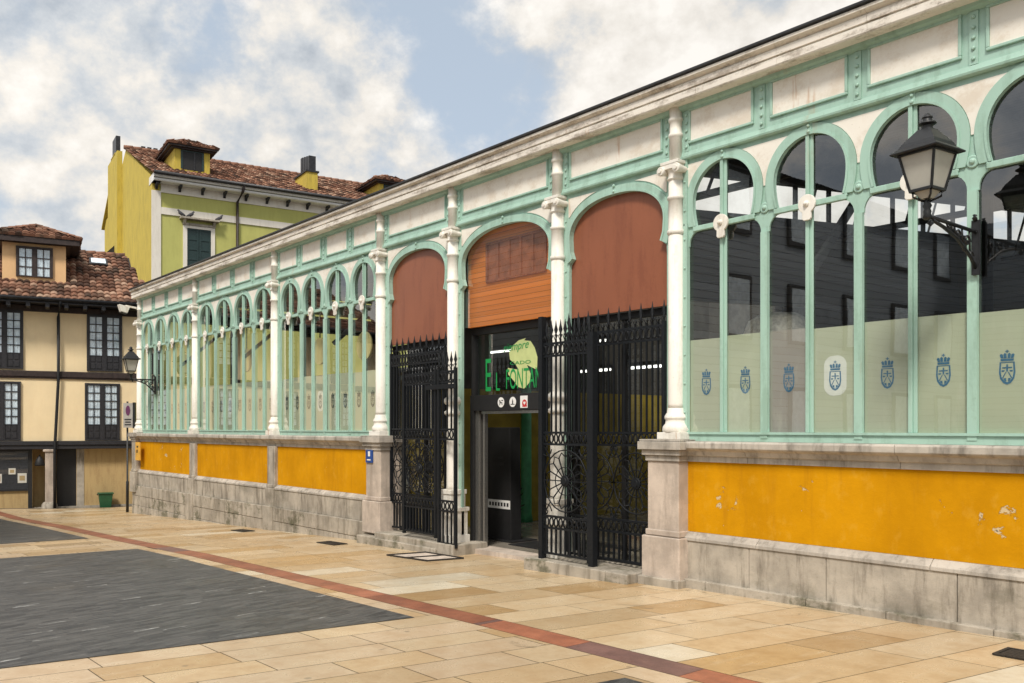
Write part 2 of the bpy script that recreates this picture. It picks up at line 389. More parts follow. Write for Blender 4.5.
def tag(o, label, cat, group=None):
    o['label'] = label; o['category'] = cat
    if group: o['group'] = group
    return o
def struct(o): o['kind'] = 'structure'; return o
def dup(root, loc, label):
    r = root.copy(); COL.objects.link(r); r.location = loc; r['label'] = label
    def kids(src, dst):
        for ch in list(src.children):
            c = ch.copy(); COL.objects.link(c); c.parent = dst; kids(ch, c)
    kids(root, r); return r
def frame_xf(P0, d):
    d = Vector((d[0], d[1], 0)).normalized(); n = Vector((d.y, -d.x, 0)); P0 = Vector((P0[0], P0[1], 0))
    return lambda p: P0+d*p[0]+n*p[1]+Vector((0, 0, p[2]))       # (along, outward, up)

# ------------------------------------------------------------------ ground
GX = [-400, -80, -40, -33, -27, -22.6, -17.7, -13.7, -6.35, -2.87, 2, 30, 400]
GZ = [-2.3, -2.2, -1.25, -.98, -.70, -.526, -.363, -.21, -.03, .02, .05, .05, .05]
def g(x, y=0):
    for i in range(len(GX)-1):
        if x <= GX[i+1]:
            f = (x-GX[i])/(GX[i+1]-GX[i]); z = GZ[i]+f*(GZ[i+1]-GZ[i]); break
    else: z = GZ[-1]
    return z+.05*max(0, min(6, -y))*max(0, min(1, (-27-x)/5))
def sheet(mb, x0, x1, fy, dz):
    """ground-hugging strip: fy(x) gives (y0, y1); cut at every bend of the ground"""
    xs = sorted({x0, x1, *[x for x in GX+[-32, -30, -29, -28] if x0 < x < x1]})
    for a, b in zip(xs, xs[1:]):
        (p, q), (r_, s_) = fy(a), fy(b)
        m = 4 if max(abs(p-q), abs(r_-s_)) > 10 and a < -26 else 1
        for k in range(m):
            f0, f1 = k/m, (k+1)/m
            P = [(a, p+(q-p)*f0), (b, r_+(s_-r_)*f0), (b, r_+(s_-r_)*f1), (a, p+(q-p)*f1)]
            mb.poly([(x, y, g(x, y)+dz) for x, y in P])
mb = MB()
xs = sorted(set(GX+[-32, -30, -29, -28])); ys = [-400, -60, -12, -9, -6, -4.5, -3, -1.5, 0, 40, 400]
for a, b in zip(xs, xs[1:]):
    for p, q in zip(ys, ys[1:]): mb.poly([(x, y, g(x, y)-.004) for x, y in ((a, p), (b, p), (b, q), (a, q))])
struct(mb.build('ground', 'joint', fix=True))

# paving slabs: courses across the square, each slab a face with its own stone tone
TILT = math.tan(R(9.5))
def pave_region(mb, tones, x0, x1, y0, y1, w, lmin, lmax, tilt, seed, pal, gap=.006):
    rnd = random.Random(seed); x = x0
    def zz_(x, y): return g(x, y)
    while x < x1:
        wr = w*rnd.uniform(.85, 1.15); y = y0-rnd.uniform(0, lmax)
        while y < y1:
            l = rnd.uniform(lmin, lmax); a, b = max(y, y0)+gap/2, min(y+l, y1)-gap/2
            if b-a > .05:
                P = []
                for yy in (a, b):
                    for xx in (x+gap/2, x+wr-gap/2): P.append((xx+tilt*(yy+3.36), yy))
                P = [P[0], P[1], P[3], P[2]]
                mb.poly([(px, py, zz_(px, py)+.002) for px, py in P])
                c = rnd.choices(pal[0], pal[1])[0]; k = rnd.uniform(.9, 1.08)
                tones.append(tuple(v*k for v in c))
            y += l
        x += wr
def tone_layer(o, tones):
    at = o.data.color_attributes.new('tone', 'FLOAT_COLOR', 'CORNER')
    for p in o.data.polygons:
        for li in p.loop_indices: at.data[li].color = (*tones[p.index], 1)
PAL = ([(.66, .53, .37), (.60, .455, .29), (.54, .385, .22), (.74, .67, .55), (.45, .33, .20), (.63, .50, .36)], [5, 5, 2.0, .9, .8, 5])
PAL_W = ([(.65, .53, .37), (.60, .465, .30), (.53, .375, .20), (.73, .67, .55), (.46, .32, .17)], [7, 6, 2.2, 1.4, 1.2])
mb = MB(); tones = []
pave_region(mb, tones, -32, 3.5, -16, -3.13, .47, .6, 1.2, TILT, 3, PAL, .008)
pave_region(mb, tones, -32, 3.5, -2.83, 3.3, .52, .8, 1.6, TILT, 5, PAL_W, .007)
o = struct(mb.build('paved_square', 'pave', fix=False)); tone_layer(o, tones)
mb = MB(); tones = []; x = -31.
rr = random.Random(4)
while x < 3.5:
    l = rr.uniform(.8, 1.3); b = min([q for q in GX if q > x+.05]+[99]); e = min(x+l, b)
    mb.poly([(px, py, g(px, py)+.002) for px, py in ((x, -3.126), (e-.005, -3.126), (e-.005, -2.834), (x, -2.834))])
    k = rr.uniform(.8, 1.15); tones.append((k, k, k) if rr.random() > .10 else (k*.55, k*.8, k*1.2)); x = e
o = struct(mb.build('red_paving_band', 'red_pave', fix=False)); tone_layer(o, tones)
mb = MB(); rr = random.Random(9)
def slatepanel(xn, xf, yin, yout):
    """dark slate panel between courses xn (near) and xf (far), edges skewed like the courses"""
    N = 10; xs_ = [xf+(xn-xf)*i/N for i in range(N+1)]
    for a, b in zip(xs_, xs_[1:]):
        for q in range(4):
            ya, yb = yout+(yin-yout)*q/4, yout+(yin-yout)*(q+1)/4
            P = [(a+TILT*(ya-yin), ya), (b+TILT*(ya-yin), ya), (b+TILT*(yb-yin), yb), (a+TILT*(yb-yin), yb)]
            mb.poly([(px, py, g(px, py)+.008) for px, py in P])
slatepanel(-7.05, -15.45, -3.36, -10.5); slatepanel(-18.45, -27.3, -3.36, -10.5); slatepanel(4.0, -4.25, -3.45, -10.5)
struct(mb.build('slate_paving', 'slate', fix=False))

# ------------------------------------------------------------------ market hall
hall = thing('market_hall', 'long mint green and white iron market hall with arched windows and orange plinth wall', 'market hall', (-9.7, 0, 0))
def add(mb_, name, mat, parent=None, bevel=0.): return mb_.build(name, mat, parent or hall, bevel=bevel)
CX = [-26.08, -21.75, -17.23, -13.05, -10.95, -8.59, -6.585, -2.15, 2.25]     # column axes
XL, XR = -26.35, 2.5
BACK = 20.
def blocks(mb_, x0, x1, y0, y1, z0, z1, rnd, lo=.7, hi=1.5, gap=.006):
    x = x0
    while x < x1-.01:
        l = rnd.uniform(lo, hi); e = x+l
        if x1-e < lo*.6: e = x1
        z0_ = z0 if not callable(z0) else min(z0(x), z0(e))
        mb_.box(x+gap/2, e-gap/2, y0, y1, z0_, z1); x = e
rnd = random.Random(11)
# plinth: base blocks, chamfered cap, orange panels, moulded ledge
for (a, b, left) in ((XL, -12.84, True), (-6.85, XR, False)):
    m_ = MB(); blocks(m_, a, b, -.14, .25, (lambda x: g(x)-.25) if not left else (lambda x: .14), .50, rnd, .8, 1.5)
    add(m_, 'base_course', 'stone', bevel=.008)
    if left:
        m_ = MB(); blocks(m_, a, b, -.20, .25, lambda x: max(g(x)-.3, -.14), .14, rnd, .8, 1.6)
        blocks(m_, a, -13.2, -.19, .25, lambda x: max(g(x)-.3, -.42), -.145, rnd, .5, .95)
        blocks(m_, a, -17.2, -.20, .25, lambda x: g(x)-.4, -.425, rnd, .5, .95)
        add(m_, 'foot_course', 'stone_moss', bevel=.01)
    else:
        m_ = MB(); blocks(m_, a-.1, b, -.20, .2, lambda x: g(x)-.2, .075, rnd, .7, 1.3)
        add(m_, 'foot_course', 'stone_moss', bevel=.01)
    m_ = MB(); x = a
    while x < b-.01:
        e = min(b, x+rnd.uniform(1.2, 2.0)); e = b if b-e < .6 else e
        m_.prism([(x+.003, -.155, .50), (x+.003, -.155, .535), (x+.003, -.085, .595), (x+.003, .2, .595), (x+.003, .2, .50)], (e-x-.006, 0, 0)); x = e
    add(m_, 'base_cap', 'ledge', bevel=.004)
    m_ = MB(); x = a
    while x < b-.01:
        e = min(b, x+rnd.uniform(1.0, 2.1)); e = b if b-e < .6 else e
        prof = [(-.10, 1.39), (-.10, 1.455), (-.13, 1.46), (-.155, 1.51), (-.20, 1.53), (-.215, 1.545), (-.215, 1.60), (-.20, 1.62), (.16, 1.62), (.16, 1.39)]
        m_.prism([(x+.002, y, z) for y, z in prof], (e-x-.004, 0, 0)); x = e
    add(m_, 'ledge', 'ledge', bevel=.004)
    m_ = MB(); m_.box(a+.02, b, -.075, .2, .597, 1.392)
    add(m_, 'plaster_panel', 'orange')
# end wall and back wall of the plinth
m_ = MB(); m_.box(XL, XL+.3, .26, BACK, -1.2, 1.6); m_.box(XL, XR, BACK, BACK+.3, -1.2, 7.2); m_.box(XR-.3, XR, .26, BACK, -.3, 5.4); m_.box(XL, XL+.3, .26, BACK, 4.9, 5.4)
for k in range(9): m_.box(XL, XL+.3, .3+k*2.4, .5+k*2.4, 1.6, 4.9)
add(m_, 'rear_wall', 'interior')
def pier(x0, x1, yf, zt, zb, matn='stone_pale', cap=True, wide=.05):
    m_ = MB(); m_.box(x0, x1, yf, .2, .56, 1.39); m_.box(x0-wide*.4, x1+wide*.4, yf-.02, .2, .53, .60)
    p = add(m_, 'pier', matn, bevel=.012)
    m_ = MB(); m_.box(x0-wide, x1+wide, yf-.05, .2, zb, .525)
    add(m_, 'pier_base', matn, p, .012)
    if cap:
        m_ = MB()
        for (z0, z1, e) in ((1.39, 1.455, .02), (1.457, 1.52, .05), (1.522, 1.615, .085), (1.617, 1.64, .07)): m_.box(x0-e, x1+e, yf-e, .24, z0, z1)
        add(m_, 'pier_cap', 'ledge', p, .006)
pier(-6.86, -6.40, -.24, 1.6, -.02); pier(-13.28, -12.80, -.22, 1.6, -.02)
m_ = MB(); m_.box(-6.93, -6.33, -.34, -.2, -.2, .06); m_.box(-6.93, -6.33, -.2, .2, -.2, .07); add(m_, 'pier_foot', 'stone_moss', bevel=.01)
for cx in CX[1:3]: pier(cx-.20, cx+.16, -.145, 1.6, .14, 'stone', False, .02)
for cx in CX[1:3]:
    m_ = MB(); m_.box(cx-.24, cx+.2, -.235, -.1, g(cx)-.3, .155); add(m_, 'pier_foot', 'stone_moss', bevel=.01)
pier(-26.38, -26.0, -.2, 1.6, -.05, 'stone', True, .03); pier(-2.35, -1.95, -.145, 1.6, 0, 'stone', False, .02)
# columns
def column(cx, ground_col=False):
    yc = -.06; m_ = MB()
    z0 = 2.0; r = .092
    if ground_col: z0 = .83
    prof = [(r*1.02, z0), (r, z0+.05), (r*.97, 4.0)] if not ground_col else [(r*1.18, z0), (r*1.1, z0+.06), (r*1.1, 2.16), (r*1.0, 2.26), (r*.97, 4.0)]
    m_.lathe(prof, (cx, yc, 0), 18)
    m_.lathe([(r*.97, 4.0), (r*1.12, 4.01), (r*1.12, 4.05), (r*.97, 4.06), (r*.94, 4.40), (r*1.1, 4.41), (r*1.1, 4.44), (r*.94, 4.45), (r*.93, 4.66)], (cx, yc, 0), 18)
    m_.lathe([(r*.85, 4.83), (r*.82, 5.12), (r*.95, 5.13), (r*.95, 5.16), (r*.82, 5.17), (r*.8, 5.30), (r*.95, 5.31), (r*.95, 5.34), (r*.8, 5.35), (r*.85, 5.455)], (cx, yc, 0), 16)
    if ground_col: m_.lathe([(.105, 1.96), (.135, 1.98), (.135, 2.02), (.105, 2.04), (.10, 2.12), (.155, 2.16), (.155, 2.20), (.10, 2.25)], (cx, yc, 0), 18)
    c = add(m_, 'column', 'white')
    m_ = MB(); m_.lathe([(r*.95, 4.62), (r*1.15, 4.64), (r*.98, 4.67), (r*1.05, 4.72), (r*1.3, 4.76)], (cx, yc, 0), 16)
    m_.box(cx-.13, cx+.13, yc-.13, yc+.13, 4.80, 4.835)
    for sx in (-1, 1):                                        # ionic scrolls
        m_.lathe([(.048, -.15), (.055, -.14), (.040, -.06), (.036, 0), (.040, .06), (.055, .13), (.048, .14)], (cx+sx*.115, yc, 4.735), 14, 'y')
        m_.lathe([(.026, -.165), (.026, -.14)], (cx+sx*.115, yc, 4.735), 10, 'y')
    m_.box(cx-.11, cx+.11, yc-.125, yc+.12, 4.745, 4.80)
    add(m_, 'capital', 'white', c, .004)
    m_ = MB()
    if not ground_col:
        m_.box(cx-.17, cx+.17, yc-.14, yc+.15, 1.64 if cx in (CX[3], CX[6], CX[0]) else 1.622, 1.72)
        m_.lathe([(.150, 1.72), (.158, 1.75), (.150, 1.79), (.125, 1.82), (.118, 1.86), (.135, 1.885), (.130, 1.91), (.105, 1.95), (.098, 2.0)], (cx, yc, 0), 18)
    else:
        zb = g(cx)-.15; m_.box(cx-.16, cx+.16, yc-.16, yc+.16, zb, .50); m_.box(cx-.185, cx+.185, yc-.185, yc+.185, zb-.02, .14); m_.box(cx-.18, cx+.18, yc-.18, yc+.18, .50, .56)
        m_.box(cx-.135, cx+.135, yc-.135, yc+.135, .56, .76); m_.box(cx-.15, cx+.15, yc-.15, yc+.15, .76, .83)
    add(m_, 'column_base', 'white', c, .006)
for i, cx in enumerate(CX): column(cx, i in (4, 5))

# cornice, frieze, string course along the whole front
m_ = MB()
cor = [(-.10, 5.455), (-.235, 5.455), (-.245, 5.47), (-.245, 5.54), (-.225, 5.543), (-.225, 5.556), (-.252, 5.559), (-.256, 5.622), (-.238, 5.625), (-.238, 5.637), (-.275, 5.65), (-.30, 5.665), (-.30, 5.695), (.3, 5.695), (.3, 5.455)]
x = XL+.08; rnd = random.Random(5)
while x < XR:
    e = x+rnd.uniform(.95, 1.05); m_.prism([(x+.002, y, z) for y, z in cor], (e-x-.004, 0, 0)); x = e
add(m_, 'cornice', 'cornice')
m_ = MB(); m_.prism([(XL+.08, y, z) for y, z in ((-.325, 5.712), (-.325, 5.735), (.3, 5.80), (.3, 5.70), (-.29, 5.70))], (XR-XL+.1, 0, 0)); gut = add(m_, 'gutter', 'zinc')
m_ = MB(); m_.prism([(XL, y, z) for y, z in ((-.045, 4.845), (-.075, 4.855), (-.08, 4.875), (-.062, 4.885), (-.05, 4.93), (.1, 4.93), (.1, 4.845))], (XR-XL, 0, 0)); add(m_, 'string_course', 'green')
m_ = MB(); m_.box(XL+.05, XR, -.035, .12, 4.93, 5.40); m_.prism([(XL+.05, y, z) for y, z in ((-.04, 5.40), (-.09, 5.425), (-.10, 5.455), (.1, 5.455), (.1, 5.40))], (XR-XL-.05, 0, 0)); add(m_, 'frieze', 'green')
def frieze_panel(x0, x1):
    m_ = MB(); z0, z1 = 5.045, 5.385; w = .028
    for k in range(2):
        a, b, c, d = (x0-w, x1+w, z0-w, z1+w)
    m_.box(a, b, -.058, -.03, c, z0); m_.box(a, b, -.058, -.03, z1, d); m_.box(a, x0, -.058, -.03, z0, z1); m_.box(x1, b, -.058, -.03, z0, z1)
    f = add(m_, 'frieze_panel', 'green', bevel=.006)
    m_ = MB(); m_.box(x0+.001, x1-.001, -.043, -.03, z0+.001, z1-.001); add(m_, 'panel_board', 'panel', f)
def rivet_strip(xc, w=.075, z0=4.935, z1=5.40):
    m_ = MB(); m_.box(xc-w/2, xc+w/2, -.050, -.03, z0, z1)
    for k in range(5):
        z = z0+.05+k*(z1-z0-.1)/4; m_.lathe([(.018, -.05), (.018, -.060), (.009, -.068)], (xc, 0, z), 8, 'y')
    add(m_, 'rivet_strip', 'green')

# crest decal outline, local (u, w), about .15 x .32
def crest_mesh(cx, cz, y, k):
    m_ = MB(); P = lambda u, w: (cx+u*k, y, cz+w*k)
    out = [(-.070, .075), (.070, .075), (.076, -.03), (.066, -.09), (.035, -.135), (0, -.15), (-.035, -.135), (-.066, -.09), (-.076, -.03)]
    inn = [(u*.78, w*.86+.002) for u, w in out]
    n = len(out)
    for i in range(n):
        j = (i+1) % n; m_.poly([P(*out[i]), P(*out[j]), P(*inn[j]), P(*inn[i])])
    m_.poly([P(-.008, .05), P(.008, .05), P(.008, -.02), P(-.008, -.02)]); m_.poly([P(-.045, .024), P(-.0085, .024), P(-.0085, .012), P(-.045, .012)]); m_.poly([P(.0085, .024), P(.045, .024), P(.045, .012), P(.0085, .012)])
    for s_ in (-1, 1):
        m_.poly([P(s_*.006, -.025), P(s_*.016, -.025), P(s_*.048, -.085), P(s_*.036, -.085)])
        m_.poly([P(s_*.020, -.006), P(s_*.052, -.006), P(s_*.052, -.022), P(s_*.030, -.022)])
        m_.poly([P(s_*.010, -.085), P(s_*.034, -.088), P(s_*.030, -.108), P(s_*.008, -.12)])
        # crown lobes
        m_.poly([P(s_*.004, .112), P(s_*.030, .112), P(s_*.034, .152), P(s_*.020, .165), P(s_*.006, .152)])
        m_.poly([P(s_*.034, .112), P(s_*.058, .112), P(s_*.070, .145), P(s_*.056, .158), P(s_*.040, .148)])
    m_.poly([P(-.060, .085), P(.060, .085), P(.062, .106), P(-.062, .106)])
    m_.poly([P(-.006, .165), P(.006, .165), P(.006, .195), P(-.006, .195)]); m_.poly([P(-.018, .176), P(-.007, .176), P(-.007, .185), P(-.018, .185)]); m_.poly([P(.007, .176), P(.018, .176), P(.018, .185), P(.007, .185)])
    return m_
def open_curve(cx, R_, zc, zb, n=22, tuck=.04):
    """arch outline from the lower right end over the top to the lower left end"""
    pts = []
    for k in range(6):
        t = 1-k/6; pts.append((cx+R_-tuck*t*t, zc-(zc-zb)*t))
    for k in range(n+1):
        a = math.pi*k/n; pts.append((cx+R_*math.cos(a), zc+R_*math.sin(a)))
    for k in range(1, 7):
        t = k/6; pts.append((cx-R_+tuck*t*t, zc-(zc-zb)*t))
    return pts
FILM_TOP = 2.775
def window(cx, s, idx, detail, lastleft=False, lastright=False, e0=None, e1=None):
    """one arched light of the arcade, cell [cx-s/2, cx+s/2]"""
    k = s/1.055; R_ = .405*k; zc = 4.335; zb = 4.065
    x0, x1 = e0 if e0 is not None else cx-s/2, e1 if e1 is not None else cx+s/2
    op = open_curve(cx, R_, zc, zb)
    foot = []                                      # concave haunches under the bar, right then left
    hr = [(cx+s/2-.05, 3.845)]+[(cx+s/2-.05-.13*(1-math.cos(a)), 3.86+.15*math.sin(a)) for a in (R(12), R(30), R(50), R(70), R(90))]
    hl = [(2*cx-p, z) for p, z in hr][::-1]
    poly = [(x0, 3.845), (x0, 4.845), (x1, 4.845), (x1, 3.845)]+hr+op+hl
    poly = [p for i, p in enumerate(poly) if i == 0 or (abs(p[0]-poly[i-1][0])+abs(p[1]-poly[i-1][1])) > 1e-5]
    m_ = MB(); m_.prism([(x, -.015, z) for x, z in poly], (0, .022, 0))
    # wide mullion posts at the cell edges, bottom rail
    w = .042
    for sx, ex in ((-1, x0), (1, x1)):
        xe = cx+sx*s/2
        if sx == 1 or e0 is not None: m_.box(min(xe-w, ex) if sx < 0 else xe-w, max(xe+w, ex) if sx > 0 else xe+w, -.038, .006, 1.66, 3.846)
    m_.box(x0, x1, -.03, .03, 1.622, 1.70); m_.box(x0, x1, -.05, .03, 1.70, 1.725)
    win = add(m_, 'window', 'green')
    ro = R_+.105
    inner = open_curve(cx, R_, zc, zb, 26); outer = open_curve(cx, ro, zc, zb, 26)
    outer = [(min(max(x, cx-s/2+.003), cx+s/2-.003), z) for x, z in outer]
    m_ = MB(); m_.ring([(x, -.036, z) for x, z in inner], [(x, -.036, z) for x, z in outer], (0, .025, 0))
    m_.ring([(x, -.046, z) for x, z in inner], [(x, -.046, z) for x, z in open_curve(cx, R_+.022, zc, zb, 26)], (0, .015, 0))
    m_.lathe([(.02, -.03), (.02, -.05), (.010, -.06)], (cx, 0, 4.765), 8, 'y'); m_.lathe([(.02, -.03), (.02, -.05), (.010, -.06)], (cx, 0, 4.825), 8, 'y')
    m_.box(cx-.03, cx+.03, -.042, -.02, 4.745, 4.845)
    add(m_, 'arch_band', 'green', win)
    m_ = MB(); m_.box(cx-s/2+.12, cx+s/2-.12, -.042, .006, 4.005, 4.062); add(m_, 'crossbar', 'green', win, .006)
    m_ = MB(); m_.box(cx-.040, cx-.002, -.036, .006, 1.725, 4.745); m_.box(cx-.0015, cx+.034, -.014, .006, 1.725, 4.745); add(m_, 'mullion', 'green', win, .004)
    # keyhole shaped white boss
    m_ = MB(); kk = [(.096*math.cos(R(a)), .096*math.sin(R(a))) for a in range(-60, 241, 15)]+[(-.05, -.145), (-.035, -.165), (.035, -.165), (.05, -.145)]
    m_.prism([(cx+u, -.082, 4.03+w_) for u, w_ in kk], (0, .028, 0)); m_.lathe([(.032, -.08), (.032, -.095), (.018, -.105), (.018, -.115), (.006, -.12)], (cx, 0, 4.03), 10, 'y'); add(m_, 'boss', 'white', win, .004)
    for sx in ((1,) if e0 is None else (-1, 1)):
        xe = cx+sx*s/2
        for dx, zz_, k_ in ((0, 4.10, 1), (-.13, 4.05, 0), (.13, 4.05, 0)):
            m_ = MB(); m_.lathe([(.058, -.014), (.058, -.026), (.050, -.030), (.038, -.030), (.034, -.028), (.026, -.030), (.024, -.042), (.010, -.050)] if k_ else [(.018, -.014), (.018, -.032), (.008, -.04)], (xe+dx, 0, zz_), 12 if k_ else 8, 'y')
            add(m_, 'bolt', 'green', win)
    # white spandrel between this arch and the next
    Ro = R_+.110
    def sp(sx, last):
        half = s/2-.001
        lim = half if not last else min(abs((x1 if sx > 0 else x0)-cx)-.09, Ro-.02)
        a0 = math.acos(max(-1, min(1, lim/Ro))); a1 = math.asin(min(1, (4.79-zc)/Ro))
        arc = [(cx+sx*Ro*math.cos(a0+(a1-a0)*i/8), zc+Ro*math.sin(a0+(a1-a0)*i/8)) for i in range(9)]
        return arc, cx+sx*lim
    for sx, last in ((-1, lastleft), (1, lastright)):
        if sx < 0 and not last: continue                     # shared with the window before it
        arc, xe = sp(sx, last)
        pts = arc+[(xe, 4.79)] if last else arc+[(2*(cx+s/2)-x, z) for x, z in arc[::-1]]
        if not last: pts = [p for i, p in enumerate(pts) if i == 0 or abs(p[0]-pts[i-1][0]) > 1e-4]
        m_ = MB(); m_.prism([(x, -.026, z) for x, z in pts], (0, .012, 0)); add(m_, 'spandrel', 'panel', win)
    # glass, frosted film and printed crest in each half
    for sx in (-1, 1):
        gx0, gx1 = sorted((cx+sx*.02, cx+sx*(s/2-.036)))
        m_ = MB(); m_.poly([(gx0, .010, 1.70), (gx1, .010, 1.70), (gx1, .010, 4.80), (gx0, .010, 4.80)]); add(m_, 'pane', 'glass', win)
        j = idx*2+(0 if sx < 0 else 1)
        m_ = MB(); m_.box(gx0+.004, gx1-.004, .016, .019, 1.705, FILM_TOP+(.015 if j % 3 else 0)); fl = add(m_, 'film', 'film_grey' if (detail == 2 and j == 2) else 'film', win)
        gc = cx+sx*(.045+(s/2-.052-.045)/2)
        cr = crest_mesh(gc, 2.27, .0130, .86); add(cr, 'crest', 'crest' if detail == 2 else 'crest_grey', win)
        if j in (3,) or (detail != 2 and j == 3):
            m_ = MB(); q = [(.10*math.cos(R(a))*1.0+(.045 if math.cos(R(a)) > 0 else -.045)*.5, .10*math.sin(R(a))+(.10 if math.sin(R(a)) > 0 else -.10)) for a in range(10, 370, 20)]
            m_.prism([(gc+u, .0142, 2.29+w_) for u, w_ in q], (0, .0005, 0)); add(m_, 'sticker', 'sticker', win)
def bay(i, detail):
    a, b = CX[i], CX[i+1]; mgn = .635; s = (b-a-2*mgn)/3; cs = [a+mgn+k*s for k in range(4)]
    for k, c in enumerate(cs):
        window(c, s, k, detail, k == 0, k == 3, a+.05 if k == 0 else None, b-.05 if k == 3 else None)
    ps = (b-a-.14)/4
    for k in range(4):
        p0 = a+.07+k*ps
        frieze_panel(p0+.13, p0+ps-.13)
        if k: rivet_strip(p0)
    for xx in (a+.145, b-.145): rivet_strip(xx, .06); 
    for xx in (a+.12, b-.12):
        m_ = MB(); m_.box(xx-.03, xx+.03, -.05, -.014, 1.73, 4.845)
        for q in range(9): m_.lathe([(.014, -.045), (.014, -.058), (.006, -.064)], (xx, 0, 1.95+q*.33), 6, 'y')
        add(m_, 'jamb', 'green')
for i, d in ((0, 0), (1, 1), (2, 1), (6, 2), (7, 0)): bay(i, d)

# entrance arches: green surround, white spandrels
def entrance(i, a_r, b_r, zc, cusp):
    a, b = CX[i], CX[i+1]; cx = (a+b)/2; h = (b-a)/2; x0, x1 = a+.06, b-.06
    def curve(e):
        pts = [(cx+a_r-.05+e, cusp-e*.5), (cx+a_r-.012+e, cusp+.10)]
        for k in range(31):
            t = math.pi*k/30; cs_, sn = math.cos(t), math.sin(t)
            pts.append((cx+(a_r+e)*math.copysign(abs(cs_)**.88, cs_), zc+(b_r+e)*abs(sn)**.92))
        return pts+[(cx-a_r+.012-e, cusp+.10), (cx-a_r+.05-e, cusp-e*.5)]
    op = curve(0)
    m_ = MB(); jr = [(x1, cusp-.16), (cx+a_r+.035, cusp-.16), (cx+a_r+.03, cusp-.06)]
    jl = [(cx-a_r-.03, cusp-.06), (cx-a_r-.035, cusp-.16), (x0, cusp-.16)]
    m_.prism([(x, -.015, z) for x, z in [(x0, 4.845), (x1, 4.845)]+jr+op+jl], (0, .045, 0))
    zb = .05 if i != 4 else g(cx)-.05
    m_.box(x0, cx-a_r-.035, -.015, .03, zb, cusp-.161); m_.box(cx+a_r+.035, x1, -.015, .03, zb, cusp-.161)
    for xx in (x0+.05, x1-.05):
        for q in range(11): m_.lathe([(.014, -.012), (.014, -.026), (.006, -.032)], (xx, 0, 1.2+q*.33), 6, 'y')
    f = add(m_, 'entrance_arch', 'green')
    m_ = MB(); oc = [(min(max(x, x0+.004), x1-.004), z) for x, z in curve(.10)]
    m_.ring([(x, -.038, z) for x, z in op], [(x, -.038, z) for x, z in oc], (0, .025, 0))
    m_.ring([(x, -.048, z) for x, z in op], [(x, -.048, z) for x, z in curve(.024)], (0, .015, 0))
    m_.lathe([(.02, -.03), (.02, -.052), (.01, -.062)], (cx, 0, zc+b_r+.03), 8, 'y'); m_.lathe([(.02, -.03), (.02, -.052), (.01, -.062)], (cx, 0, zc+b_r+.10), 8, 'y')
    add(m_, 'arch_band', 'green', f)
    m_ = MB()
    for sx in (-1, 1):
        xe = cx+sx*(h-.17); big = curve(.125)
        arc = [p for p in big if 4.02 < p[1] < 4.79 and (p[0]-cx)*sx > 0 and (p[0]-xe)*sx < 0 and p[1] > zc+.02]
        if sx < 0: arc = arc[::-1]
        if len(arc) > 2:
            m_ = MB(); m_.prism([(x, -.026, z) for x, z in [(xe, arc[0][1])]+arc+[(xe, 4.79)]], (0, .012, 0)); add(m_, 'spandrel', 'panel', f)
    frieze_panel(a+.24, b-.24)
    for xx in (a+.145, b-.145): rivet_strip(xx, .06)
    return cx
entrance(3, .815, .44, 4.235, 3.95); entrance(4, .985, .46, 4.235, 3.93); entrance(5, .795, .44, 4.245, 3.985)
# brown boards filling the two side arches above their gates, dark glazing below
for i, zb in ((3, 3.18), (5, 3.22)):
    a, b = CX[i]+.1, CX[i+1]-.1
    m_ = MB(); m_.box(a, b, .033, .075, zb, 4.84); bd = add(m_, 'arch_board', 'rust_brown')
    m_ = MB(); m_.box(a, b, .11, .17, zb-.09, zb-.003); m_.box(a, a+.06, .118, .2, .05, zb-.09); m_.box(b-.06, b, .118, .2, .05, zb-.09); m_.box((a+b)/2-.03, (a+b)/2+.03, .13, .2, .05, zb-.09); m_.box(a, b, .12, .2, .02, .10)
    fr_ = add(m_, 'side_screen', 'black')
    m_ = MB(); m_.poly([(a+.05, .155, .1), (b-.05, .155, .1), (b-.05, .155, zb-.09), (a+.05, .155, zb-.09)]); add(m_, 'pane', 'glass', fr_)
# stone kerbs the gates stand on
m_ = MB(); blocks(m_, -8.78, -6.95, -.50, .3, lambda x: g(x)-.2, .07, rnd, .5, .9); add(m_, 'gate_kerb', 'stone_moss', bevel=.012)
m_ = MB(); blocks(m_, -12.78, -10.55, -.36, .3, lambda x: g(x)-.05, .03, rnd, .5, .9); blocks(m_, -13.3, -10.95, -.40, .3, lambda x: g(x)-.2, -.06, rnd, .5, .9); add(m_, 'gate_kerb', 'stone_moss', bevel=.012)
# central doorway
m_ = MB(); m_.box(-10.84, -8.70, .145, .195, 3.31, 4.84); ow = add(m_, 'reflection_fanlight', 'orange_reflection')  # glossy orange panel; its slats stand for the mirrored weatherboard house
m_ = MB(); wx0, wx1, wz0, wz1 = -10.35, -9.05, 3.98, 4.50  # reflected window of that house, modelled as bars and a fill
for q in range(6):
    xx = wx0+(wx1-wx0)*q/5; m_.box(xx-.022, xx+.022, .12, .147, wz0, wz1)
m_.box(wx0-.02, wx1+.02, .12, .147, wz0-.04, wz0); m_.box(wx0-.02, wx1+.02, .12, .147, wz1, wz1+.04); add(m_, 'reflected_window', 'red_reflection', ow)
m_ = MB(); m_.box(wx0, wx1, .135, .142, wz0, wz1); add(m_, 'reflected_window_fill', 'red_reflection', ow)
m_ = MB(); m_.poly([(-10.84, .045, 3.3), (-8.70, .045, 3.3), (-8.70, .045, 4.8), (-10.84, .045, 4.8)]); add(m_, 'pane', 'glass', ow)
m_ = MB()
